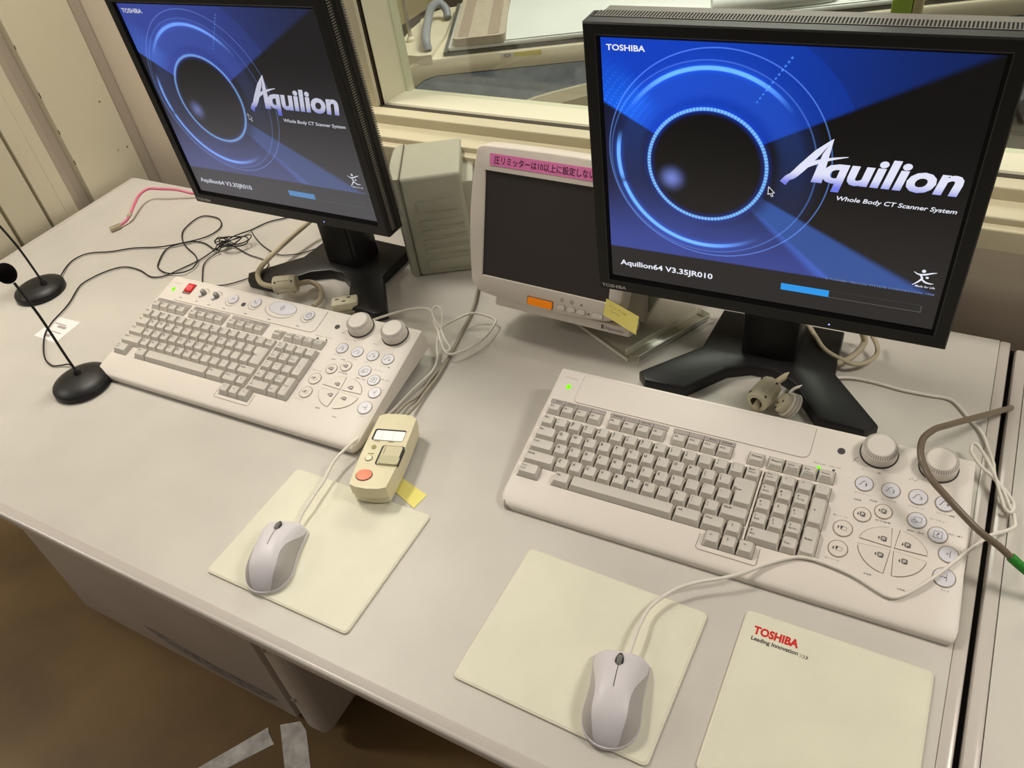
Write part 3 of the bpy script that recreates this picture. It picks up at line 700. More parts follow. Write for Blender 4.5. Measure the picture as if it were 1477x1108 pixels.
def build_keyboard(K, left):
    kx, ky, kz, yaw, pit = K
    PMx = T(kx, ky, kz, yaw, pit)
    ctr = PMx @ Vector((0.25, -0.02, 0))
    RMx = T(ctr.x, ctr.y, 0.0, yaw)
    lab = 'white scanner keyboard with red button and oval start key, beside the microphones' if left else 'ivory scanner keyboard with blank top plate, in front of the right monitor'
    kb = root('control_keyboard', RMx, lab, 'keyboard', 'two scanner console keyboards')
    M = RMx.inverted() @ PMx
    body = mmbuild(make_body(), 'body', kb, M, smooth=30)
    # base tray under the raised rear
    mb = MB()
    pr = [(-128, (2.0-40+128*SIN)/COS), (60, (2.0-40-60*SIN)/COS), (72, (9.0-40-72*SIN)/COS), (72, kb_bottom(72)+2), (-128, kb_bottom(-128)+2)]
    mb.prism(pr, 4, 496, KBSIDE, M=Matrix(((0, 0, 1, 0), (1, 0, 0, 0), (0, 1, 0, 0), (0, 0, 0, 1)))); mmbuild(mb, 'base_tray', kb, M)
    mb = MB(); mb.box(15*U+0.1, XN-0.1, -5*U, -1.0, -6, 5.0, KB, bev=0.4, seg=1); mmbuild(mb, 'divider_strip', kb, M)
    for me, x, y in KEYM: link('key', me, kb, M @ Matrix.Translation((x/1000, y/1000, 0)))
    # ledge around the arrow keys
    mb = MB()
    a0, a1, b0 = XA-1.2, XA+3*U+1.2, -6*U-1.2
    stroke(mb, [(a0-4, -5*U-5), (a0-4.5, b0-2), (a0-2, b0-4.5), (a1+2, b0-4.5), (a1+4.5, b0-2), (a1+4, -5*U-3)], 0.8, LINE, z=0.12); mmbuild(mb, 'arrow_key_surround', kb, M, smooth=0)
    # grey label strips above the function keys
    for gi in range(3):
        a, b = G[gi][0]*U, G[gi][1]*U
        mb = MB()
        mb.prism(rrect(a-0.5, b+0.3, 22.6, 28.0, 0.6, 2), 0.0, 0.5, STRIPG)
        ring_print(mb, rrect(a-0.5, b+0.3, 22.6, 28.0, 0.6, 2), 0.5, LINE, 0.55)
        for k in range(1, 4): flat(mb, [(a+k*U-0.3, 22.6), (a+k*U+0.3, 22.6), (a+k*U+0.3, 28.0), (a+k*U-0.3, 28.0)], KEYLEG, z=0.58)
        for k in range(4):
            if gi == 0 and k < 3 or gi == 1 and k < 3 or gi == 2 and k > 1: put_text(mb, ['\u4e00\u89a7\u8868\u793a', '\u753b\u50cf\u691c\u7d22', '\u30d5\u30a3\u30eb\u30e0', '\u8a2d\u5b9a'][(k+gi) % 4], a+k*U+3.2, 24.3, 12.5, 2.3, KEYLEG, z=0.6)
        mmbuild(mb, 'label_strip', kb, M, smooth=0)
    # top plate
    mb = MB()
    pl = rrect(28.5, 331, 31.5, 76.0, (1.0, 1.0, 6.0, 9.0), 4)
    mb.prism(pl, 0.0, 0.7, KB, bev=0.3, seg=1); ring_print(mb, pl, 0.55, LINE, 0.12)
    plate = mmbuild(mb, 'top_plate', kb, M)
    # lettering on the panel
    mb = MB()
    put_text(mb, 'Canon', 3.5, 65.6, 17.5, 3.4, mat('canon_grey', (186, 178, 172), 0.6), z=0.1, bold=0.008)
    put_text(mb, 'Num Lock', 338, 28.2, 13, 2.0, INK, z=0.1); put_text(mb, 'Caps Lock', 355, 28.2, 13, 2.0, INK, z=0.1)
    for k in range(3): put_text(mb, JP['w']+str(k+1), 388+28.4*k, 2.6, 15, 2.0, INK, z=0.1)
    put_text(mb, JP['w']+'\u8abf\u6574', 473, 2.6, 18, 2.0, INK, z=0.1)
    for s, x, y, w in ((JP['prev'], 389, -6.5, 8), (JP['next'], 405, -3.0, 8), ('\u524d\u6b21\u753b\u50cf', 415, -25.5, 16), ('\u753b\u9762\u30fb\u8868\u793a', 448, -27.5, 17), (JP['ov'], 468, -6.6, 17), (JP['zm'], 488, -19.5, 14), (JP['res'], 490, -37, 13), (JP['store'], 489, -86, 8), (JP['ser2'], 372, -32.5, 15), (JP['ser'], 374, -86.5, 15), (JP['prev'], 415, -92, 8), (JP['next'], 449, -98.5, 8)):
        put_text(mb, s, x, y, w, 2.1, INK, z=0.1)
    stroke(mb, [(378, 42), (380, 44.5), (381.5, 48.5), (384, 50)], 0.5, INK, z=0.1); stroke(mb, [(378, 47), (384, 43.5)], 0.4, INK, z=0.1)
    stroke(mb, [(440, 36), (443, 39.5), (446, 36.2), (449.5, 39.5)], 0.5, INK, z=0.1)
    put_text(mb, '\u30a6\u30a4\u30f3\u30c9\u30fc\u5e45', 390, 34.4, 20, 2.0, INK, z=0.1)
    mmbuild(mb, 'panel_lettering', kb, M, smooth=0)['kind'] = 'stuff'
    # round buttons
    r9 = 9.2
    for k, x in enumerate((396.0, 424.3, 452.6, 479.6)): round_button(kb, M, x, 16.8, r9, BTNW, ic_window(k+1))
    round_button(kb, M, 401.0, -22.8, 8.6, BTNP, lambda b, x, y, z: icon_stack(b, x, y, z, 0.95, -1))
    round_button(kb, M, 421.4, -12.4, 8.6, BTNP, lambda b, x, y, z: icon_stack(b, x, y, z, 0.95, 1))
    def ic_scr(b, x, y, z):
        ring_print(b, rrect(x-2.4, x+4.2, y-2.0, y+3.4, 0.4, 2), 0.5, INK, z); ring_print(b, rrect(x-4.6, x-0.2, y-3.6, y-0.2, 0.4, 2), 0.45, INK, z+0.02)
    round_button(kb, M, 455.6, -12.4, r9, BTNW, ic_scr)
    def ic_box(b, x, y, z):
        ring_print(b, rrect(x-3.8, x+3.8, y-3.8, y+3.8, 0.3, 2), 0.5, INK, z); put_text(b, '?', x-1.5, y-2.2, 3, 4.6, INK, z=z)
    round_button(kb, M, 478.0, -23.4, r9, BTNW, ic_box)
    def ic_cut(b, x, y, z):
        stroke(b, [(x+1.4, y-3.8), (x+1.4, y+4.2)], 0.6, INK, z=z); stroke(b, [(x-2.2, y-1), (x-0.2, y+1)], 0.5, INK, z=z); stroke(b, [(x-2.2, y+1), (x-0.2, y-1)], 0.5, INK, z=z)
    round_button(kb, M, 491.0, -43.0, r9, BTNW, ic_cut)
    def ic_end(b, x, y, z):
        stroke(b, [(x+2.2, y-4.0), (x+2.2, y+4.4)], 0.6, INK, z=z); stroke(b, [(x-4.4, y), (x+1.4, y)], 0.5, INK, z=z); flat(b, [(x+0.2, y-1.1), (x+2, y), (x+0.2, y+1.1)], INK, z=z)
    round_button(kb, M, 490.5, -70.5, 10.4, BTNW, ic_end)
    round_button(kb, M, 385.0, -46.0, 9.6, BTNP, lambda b, x, y, z: icon_stack(b, x, y, z, 1.05, 1, 'folder'))
    round_button(kb, M, 385.0, -71.6, 9.6, BTNP, lambda b, x, y, z: icon_stack(b, x, y, z, 1.05, -1, 'folder'))
    # four quadrant keys
    cx, cy, rx, ry, gp = 437.5, -54.5, 34.5, 31.0, 1.9
    for qi, (sx, sy) in enumerate(((-1, 1), (1, 1), (-1, -1), (1, -1))):
        pts = [(gp, gp)]
        ye = ry if sy < 0 else ry-6
        for k in range(13):
            t = k/12*math.pi/2
            px, py = rx*math.cos(t), ye*math.sin(t)
            if px >= gp and py >= gp: pts.append((px, py))
        pts = [(cx+sx*p[0], cy+sy*p[1]+0.06*sx*0) for p in pts]
        if sx*sy < 0: pts = pts[::-1]
        mb = MB(); mb.prism(pts, 0.0, 0.9, BTNP, bev=0.4, seg=2); ring_print(mb, pts, 0.8, LINE, 0.14)
        icon_stack(mb, cx+sx*12+1.5, cy+sy*(11 if sy < 0 else 9), 0.98, 1.0, 1 if sx < 0 else -1)
        mmbuild(mb, 'quadrant_key', kb, M)
    # knobs
    for kx_ in (404.0, 467.0):
        ky_ = 62.0
        mb = MB()
        mb.lathe([(21.2, 0.0), (21.2, 1.2), (20.0, 1.2)], DARKLN, 48, M=Matrix.Translation((kx_, ky_, 0)))  # dark ring paints in the shade under the knob skirt
        mb.lathe([(19.8, 1.0), (19.4, 13.2), (18.9, 13.9), (14.6, 17.6), (14.0, 17.9), (0, 18.0)], KNOBM, 56, M=Matrix.Translation((kx_, ky_, 0)))
        kn = mmbuild(mb, 'knob', kb, M, smooth=18)
        mb = MB()
        for k in range(44):
            a = 2*math.pi*k/44
            q = Matrix.Translation((kx_, ky_, 0)) @ Matrix.Rotation(a, 4, 'Z')
            for (r0, z0, r1, z1) in ((15.1, 17.35, 18.75, 14.2),):
                mb.face([q @ Vector((r0, -0.45, z0)), q @ Vector((r1, -0.55, z1)), q @ Vector((r1, 0.55, z1)), q @ Vector((r0, 0.45, z0))], KNOBR)
        o = mmbuild(mb, 'knob_ridges', kn, None, smooth=0); o.matrix_basis = Matrix.Identity(4)
        o['kind'] = 'stuff'
    # indicator lamps
    mb = MB(); mb.lathe([(3.6, 0.0), (3.5, 0.8), (0, 1.5)], LEDG, 18, M=Matrix.Translation((13.0, 52.4, 0)) @ S3(0.85, 1.15, 1)); mmbuild(mb, 'power_lamp', kb, M)
    mb = MB(); mb.lathe([(1.9, 0.0), (1.8, 0.6), (0, 1.0)], INK if left else LEDG, 14, M=Matrix.Translation((344.5, 23.6, 0))); mmbuild(mb, 'indicator_lamp', kb, M)
    mb = MB(); mb.lathe([(1.6, 0.0), (1.5, 0.4), (0, 0.6)], INK, 14, M=Matrix.Translation((361.0, 24.4, 0))); mmbuild(mb, 'indicator_lamp', kb, M)
    mb = MB(); mb.lathe([(4.4, 0.0), (4.3, 0.5), (2.6, 0.5), (2.4, 0.2), (0, 0.2)], INK, 20, M=Matrix.Translation((364, 52.8, 0))); mmbuild(mb, 'microphone_hole', kb, M)
    if left:
        # red stop button in a square recess frame
        mb = MB(); mb.prism(rrect(36, 54, 48, 71, 1.5, 3), 0.7, 1.1, mat('red_recess', (140, 104, 96), 0.6)); mmbuild(mb, 'red_button_recess', kb, M)
        mb = MB(); mb.prism(rrect(38.2, 53.2, 53, 69.5, 1.0, 3), 0.8, 3.6, REDB, bev=0.6)
        ring_print(mb, circ(45.6, 61, 4.2, 4.2, 20), 0.6, mat('pale_red_ink', (250, 190, 190), 0.5), 3.7); stroke(mb, [(43, 63), (48.2, 63), (45.6, 58.4), (43, 63)], 0.6, mat('pale_red_ink', (0, 0, 0)), z=3.7)
        mmbuild(mb, 'red_button', kb, M)
        for x in (80, 109):
            mb = MB()
            mb.lathe([(6.5, 0.7), (6.5, 1.2), (0, 1.2)], KNOBR, 20, M=Matrix.Translation((x, 56, 0)))
            mb.lathe([(4.6, 1.0), (4.4, 7.0), (3.6, 8.0), (0, 8.0)], mat('dial_grey', (150, 146, 142), 0.3, 0.5), 20, M=Matrix.Translation((x, 58, 0)))
            mb.lathe([(3.6, 1.0), (3.4, 4.0), (0, 5.5)], BTNW, 16, M=Matrix.Translation((x-2.6, 51, 0)))
            stroke(mb, [(x+9.5*math.cos(R(t)), 58+9.5*math.sin(R(t))) for t in range(20, 125, 15)], 1.3, KNOBR, z=0.8)
            mmbuild(mb, 'dial', kb, M)
        def ic_talk(b, x, y, z):
            stroke(b, [(x-3.6, y-3), (x-1.2, y-1), (x-1.2, y+1), (x-3.6, y+3)], 0.6, INK, z=z)
            for r_ in (2.2, 4.0): stroke(b, [(x-0.6+r_*math.cos(R(t)), y+r_*math.sin(R(t))) for t in (-50, -20, 20, 50)], 0.5, INK, z=z)
        def ic_mic(b, x, y, z):
            stroke(b, [(x-4, y+3), (x-1, y)], 1.4, INK, z=z); stroke(b, [(x-4, y-2), (x+4, y-2)], 0.5, INK, z=z); stroke(b, [(x+1, y-1), (x+1, y+2)], 0.5, INK, z=z); stroke(b, [(x+3, y-1), (x+3, y+1)], 0.5, INK, z=z)
        def ic_stop(b, x, y, z):
            ring_print(b, circ(x, y, 4.4, 4.4, 20), 0.8, INK, z); stroke(b, [(x-3, y+2.2), (x+3, y+2.2), (x, y-3), (x-3, y+2.2)], 0.7, INK, z=z)
        def dish(x, y, rx, ry):
            q = MB(); q.prism(circ(x-1.5, y-2.5, rx, ry, 36), 0.65, 0.95, KBSIDE); q.prism(circ(x-1.0, y-1.6, rx-0.6, ry-0.6, 36), 0.9, 1.1, KB); mmbuild(q, 'button_surround', kb, M)
        for x, y, ic in ((146, 58.5, ic_talk), (193.5, 61.5, ic_mic), (304, 60.5, ic_stop)):
            dish(x, y, 12.5, 12.5)
            round_button(kb, M @ Matrix.Translation((0, 0, 0.0009)), x, y, 9.0, BTNW, ic, 1.6)
        dish(247.5, 62, 31, 17)
        mb = MB(); mb.lathe([(1.03, 0.9), (1.03, 1.3), (1.0, 1.3), (0.99, 1.5), (0.93, 1.8), (0, 1.9)], BTNW, 44, M=Matrix.Translation((248.5, 63, 0)) @ S3(26.5, 13.0, 1), mfun=lambda j: LINE if j < 2 else BTNW)
        stroke(mb, [(248.5-4.5, 63), (248.5, 63+5.5), (248.5+4.5, 63), (248.5, 63-5.5), (248.5-4.5, 63)], 0.7, INK, z=2.0); stroke(mb, [(248.5, 60.4), (248.5, 65.6)], 1.0, INK, z=2.0)
        mmbuild(mb, 'start_button', kb, M)
        mb = MB(); mb.lathe([(4.2, 0.7), (4.2, 1.2), (0, 1.2)], INK, 18, M=Matrix.Translation((171.5, 53.5, 0))); mmbuild(mb, 'microphone_hole', kb, M)
        mb = MB()
        for x in (41, 78, 107, 141, 188, 238, 296): stroke(mb, [(x-3, 38.5 if x < 100 else 37), (x+3, 38.5 if x < 100 else 37)], 1.2, INK, z=0.8)
        mmbuild(mb, 'plate_lettering', kb, M, smooth=0)
    return kb, RMx, M
KBR, KBRM, KM = build_keyboard((1.1815, -0.4000, 0.0400, 0.0299, 0.2108), False)
KBL, KBLM, KML = build_keyboard((0.4355, -0.4145, 0.0427, 0.0316, 0.2023), True)
# keyboard cables with ferrite cores
def cable(par, PM, name, pts, r, mt, n=8):
    mb = MB(); mb.tube(mm(pts), r, mt, n=n, sub=4); return mb.build(name, par, PM=PM, smooth=60)
def ferrite(par, PM, c, d, L, r):
    d = Vector(d).normalized(); q = d.to_track_quat('Z', 'Y').to_matrix().to_4x4()
    M = Matrix.Translation(c) @ q
    mb = MB(); mb.lathe([(r*0.55, -L/2), (r*0.93, -L/2), (r, -L/2+0.0015), (r, L/2-0.0015), (r*0.93, L/2), (r*0.55, L/2), (r*0.5, L/2-0.002), (0, L/2-0.002)], FERR, 12, M=M)
    for a in (0, 90, 180, 270):
        mb.box(r*0.95, r*1.04, -0.0035, 0.0035, -L*0.28, L*0.28, FERR, M=M @ Matrix.Rotation(R(a+20), 4, 'Z'))
        mb.box(r*1.0, r*1.05, -0.0014, 0.0014, -L*0.40, -L*0.34, DARKLN, M=M @ Matrix.Rotation(R(a+40), 4, 'Z'))
        mb.box(r*1.0, r*1.05, -0.0014, 0.0014, L*0.34, L*0.40, DARKLN, M=M @ Matrix.Rotation(R(a+40), 4, 'Z'))
    return mb.build('ferrite_core', par, PM=PM)
cl = cable(KBL, KBLM, 'cable', CAB['vgaL'], 0.0047, CABV, 10)
ferrite(cl, None, (0.6065, -0.2605, 0.030), (0.038, 0.021, 0.0), 0.040, 0.0155)
cr = cable(KBR, KBRM, 'cable', CAB['vgaR'], 0.0047, CABV, 10)
ferrite(cr, None, (1.429, -0.240, 0.021), (0.010, 0.040, 0.002), 0.040, 0.0155)

# ================================================================= MONITORS
class NT:
    """tiny expression builder for shader math"""
    def __init__(s, nt): s.nt = nt
    def m(s, op, a, b=None, c=None):
        n = s.nt.nodes.new('ShaderNodeMath'); n.operation = op
        for i, v in enumerate((a, b, c)):
            if v is None: continue
            if isinstance(v, (int, float)): n.inputs[i].default_value = v
            else: s.nt.links.new(v, n.inputs[i])
        return n.outputs[0]
    def ss(s, x, a, b):                      # smoothstep rising from a to b
        n = s.nt.nodes.new('ShaderNodeMapRange'); n.interpolation_type = 'SMOOTHSTEP'
        if a > b:
            n.inputs[1].default_value = b; n.inputs[2].default_value = a; n.inputs[3].default_value = 1; n.inputs[4].default_value = 0
        else:
            n.inputs[1].default_value = a; n.inputs[2].default_value = b
        s.nt.links.new(x, n.inputs[0]); return n.outputs[0]
    def band(s, x, c, w, soft):
        return s.m('MULTIPLY', s.ss(x, c-w-soft, c-w), s.ss(x, c+w+soft, c+w))
    def mul(s, *a):
        r = a[0]
        for b in a[1:]: r = s.m('MULTIPLY', r, b)
        return r
    def add(s, *a):
        r = a[0]
        for b in a[1:]: r = s.m('ADD', r, b)
        return r
    def col(s, f, rgb):
        n = s.nt.nodes.new('ShaderNodeMix'); n.data_type = 'RGBA'; n.clamp_factor = False
        n.inputs[6].default_value = (0, 0, 0, 1); n.inputs[7].default_value = srgb(*rgb)
        s.nt.links.new(f, n.inputs[0]); return n.outputs[2]
    def cadd(s, a, b, f=1.0):
        n = s.nt.nodes.new('ShaderNodeMix'); n.data_type = 'RGBA'; n.blend_type = 'ADD'; n.inputs[0].default_value = f
        s.nt.links.new(a, n.inputs[6]); s.nt.links.new(b, n.inputs[7]); return n.outputs[2]
def screen_material(name, gain, lift, sat):
    m = bpy.data.materials.new(name); m.use_nodes = True
    nt = m.node_tree; b = nt.nodes['Principled BSDF']; g = NT(nt)
    tc = nt.nodes.new('ShaderNodeTexCoord'); sp = nt.nodes.new('ShaderNodeSeparateXYZ'); nt.links.new(tc.outputs['Object'], sp.inputs[0])
    X = g.m('MULTIPLY', sp.outputs[0], 1000.0); Z = g.m('MULTIPLY', sp.outputs[2], 1000.0)
    dx = g.m('ADD', X, 71.0); dz = g.m('SUBTRACT', Z, 16.0)
    rr = g.m('SQRT', g.add(g.m('MULTIPLY', dx, dx), g.m('MULTIPLY', dz, dz)))
    an = g.m('MULTIPLY', g.m('ARCTAN2', dz, dx), 57.2958)          # -180..180
    dx2 = g.m('ADD', X, 68.0); dz2 = g.m('SUBTRACT', Z, 20.0)
    r2 = g.m('SQRT', g.add(g.m('MULTIPLY', dx2, dx2), g.m('MULTIPLY', dz2, dz2)))
    dx3 = g.m('ADD', X, 62.0); dz3 = g.m('SUBTRACT', Z, 24.0)
    r3 = g.m('SQRT', g.add(g.m('MULTIPLY', dx3, dx3), g.m('MULTIPLY', dz3, dz3)))
    above = g.ss(Z, -107, -104)
    # upper blue fan between 28 and 151 degrees
    fan = g.mul(g.ss(an, 27, 29), g.ss(an, 152, 150), g.ss(rr, 60, 68))
    fanL = g.mul(fan, g.ss(X, 190, -190))
    fan_in = g.mul(fan, g.ss(r3, 152, 150), g.ss(X, -220, 40))
    lowL = g.mul(above, g.ss(rr, 62, 70), g.m('MAXIMUM', g.ss(an, -39, -41), g.ss(an, 175, 200)), g.ss(Z, 0, -110))
    leftd = g.mul(above, g.ss(rr, 62, 70), g.m('MAXIMUM', g.ss(an, -90, -110), g.ss(an, 149, 152)))
    beam = g.mul(above, g.ss(an, -25, -27.5), g.ss(an, -45, -40), g.ss(rr, 60, 90))
    c = g.col(g.mul(fan, 1.0), (0, 30, 88))
    c = g.cadd(c, g.col(fanL, (0, 54, 178)))
    c = g.cadd(c, g.col(g.mul(fan_in, 0.20), (0, 60, 180)))
    c = g.cadd(c, g.col(g.mul(leftd, 0.45), (18, 28, 72)))
    c = g.cadd(c, g.col(lowL, (44, 62, 142)))
    c = g.cadd(c, g.col(beam, (40, 78, 150)))
    # top-left light beam inside the fan
    tb = g.mul(fan, g.ss(an, 126, 138), g.ss(Z, 150, 60), g.ss(rr, 70, 110))
    c = g.cadd(c, g.col(g.mul(tb, 0.40), (30, 120, 230)))
    # soft ring bands
    halo = g.band(r2, 88, 8, 12)
    c = g.cadd(c, g.col(g.mul(halo, 0.09, g.ss(Z, -40, 90)), (60, 120, 235)))
    c = g.cadd(c, g.col(g.mul(g.band(r2, 96, 10, 20), 0.05, above), (70, 120, 240)))
    # ticks around the inner ring
    tick = g.ss(g.m('SINE', g.m('MULTIPLY', an, 1.9)), -0.6, 0.3)
    ring = g.mul(g.band(rr, 65.5, 1.0, 1.6), g.add(g.m('MULTIPLY', tick, 0.45), 0.55))
    c = g.cadd(c, g.col(ring, (128, 196, 255)))
    c = g.cadd(c, g.col(g.mul(g.band(rr, 65.5, 0.5, 8), 0.22), (20, 70, 220)))
    arcm = g.m('MAXIMUM', g.mul(g.ss(an, 35, 70), g.ss(an, 150, 110)), g.m('MAXIMUM', g.mul(g.ss(an, -165, -160), g.ss(an, -50, -95)), g.m('MAXIMUM', g.ss(an, 160, 175), g.ss(an, -160, -170))))
    c = g.cadd(c, g.col(g.mul(g.band(r2, 105, 1.2, 2.0), arcm, above), (110, 180, 255)))
    c = g.cadd(c, g.col(g.mul(g.band(r2, 105, 0.5, 8), arcm, above, 0.3), (40, 100, 255)))
    c = g.cadd(c, g.col(g.mul(g.band(r3, 121.5, 0.25, 0.8), above, 0.45), (110, 160, 255)))
    c = g.cadd(c, g.col(g.mul(g.band(r2, 113, 0.3, 1.0), above, 0.25), (110, 160, 255)))
    # lens glow inside the ring and dark centre
    fx = g.m('ADD', X, 110.0); fz = g.m('ADD', Z, 3.0)
    fr = g.m('SQRT', g.add(g.m('MULTIPLY', fx, fx), g.m('MULTIPLY', fz, fz)))
    c = g.cadd(c, g.col(g.m('POWER', g.ss(fr, 24, 0), 2.0), (112, 130, 210)))
    c = g.cadd(c, g.col(g.mul(g.ss(rr, 62, 40), 0.0), (0, 0, 0)))
    # bottom strip and progress bar
    bar = g.mul(g.ss(X, 22.4, 22.8), g.ss(X, 76.3, 75.9), g.ss(Z, -130.6, -130.2), g.ss(Z, -121.2, -121.6))
    c = g.cadd(c, g.col(bar, (10, 150, 236)))
    out = g.m('MAXIMUM', g.band(X, 172.4, 0.25, 0.2), g.m('MAXIMUM', g.band(Z, -130.3, 0.2, 0.2), g.mul(g.band(Z, -121.3, 0.2, 0.2), 0.3)))
    out = g.mul(out, g.ss(X, 75, 76), g.ss(X, 173.2, 172.8), g.ss(Z, -130.9, -130.6), g.ss(Z, -121, -121.3))
    c = g.cadd(c, g.col(g.mul(out, 0.3), (150, 160, 160)))
    # dashed radial line in the fan
    dash = g.mul(g.band(an, 57, 0.25, 0.35), g.ss(rr, 88, 92), g.ss(rr, 152, 146), g.ss(g.m('SINE', g.m('MULTIPLY', rr, 1.25)), -0.3, 0.2))
    c = g.cadd(c, g.col(g.mul(dash, 0.5), (90, 160, 255)))
    # grid of faint digits along the upper-left light beam
    dig = g.mul(tb, g.ss(g.m('SINE', g.m('MULTIPLY', rr, 0.9)), 0.2, 0.6), g.ss(g.m('SINE', g.m('MULTIPLY', an, 3.2)), 0.0, 0.5))
    c = g.cadd(c, g.col(g.mul(dig, 0.30), (60, 150, 255)))
    # oblique-view haze painted into the emission, stronger at the lower edge
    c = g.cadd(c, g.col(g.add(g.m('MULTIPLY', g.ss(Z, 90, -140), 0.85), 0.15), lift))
    hs = nt.nodes.new('ShaderNodeHueSaturation'); hs.inputs['Saturation'].default_value = sat; nt.links.new(c, hs.inputs['Color'])
    b.inputs['Base Color'].default_value = (0.006, 0.006, 0.007, 1); b.inputs['Roughness'].default_value = 0.33; b.inputs['Specular IOR Level'].default_value = 0.25
    nt.links.new(hs.outputs[0], b.inputs['Emission Color']); b.inputs['Emission Strength'].default_value = gain
    return m
HX = Matrix(((1, 0, 0, 0), (0, 0, -1, 0), (0, 1, 0, 0), (0, 0, 0, 1)))     # plane (x,y) -> (x,z), facing -y
def screen_text(mb, s, x, z, w, h, mt, d=0.35, **k): put_text(mb, s, x, z, w, h, mt, M=HX, z=d, **k)
def sweep(mb, pts, wid, mt, d=0.35, sub=6):
    P = [Vector((p[0], p[1], 0)) for p in pts]; Q = []; Wd = []
    for i in range(len(P)-1):
        p0, p1, p2, p3 = P[max(i-1, 0)], P[i], P[i+1], P[min(i+2, len(P)-1)]
        for k in range(sub):
            t = k/sub; q = 0.5*((2*p1)+(p2-p0)*t+(2*p0-5*p1+4*p2-p3)*t*t+(3*p1-p0-3*p2+p3)*t**3)
            Q.append((q.x, q.y)); Wd.append(wid[i]+(wid[i+1]-wid[i])*t)
    Q.append((P[-1].x, P[-1].y)); Wd.append(wid[-1])
    stroke(mb, Q, Wd, mt, M=HX, z=d)
def logo_material(name, gain):
    m = bpy.data.materials.new(name); m.use_nodes = True; nt = m.node_tree; nt.nodes.clear(); g = NT(nt)
    tc = nt.nodes.new('ShaderNodeTexCoord'); sp = nt.nodes.new('ShaderNodeSeparateXYZ'); nt.links.new(tc.outputs['Object'], sp.inputs[0])
    f = g.ss(g.m('MULTIPLY', sp.outputs[2], 1000.0), 6, 24)
    n = nt.nodes.new('ShaderNodeMix'); n.data_type = 'RGBA'; nt.links.new(f, n.inputs[0]); n.inputs[6].default_value = srgb(120, 130, 235); n.inputs[7].default_value = srgb(232, 234, 255)
    e = nt.nodes.new('ShaderNodeEmission'); e.inputs[1].default_value = gain; nt.links.new(n.outputs[2], e.inputs[0])
    o = nt.nodes.new('ShaderNodeOutputMaterial'); nt.links.new(e.outputs[0], o.inputs[0]); return m
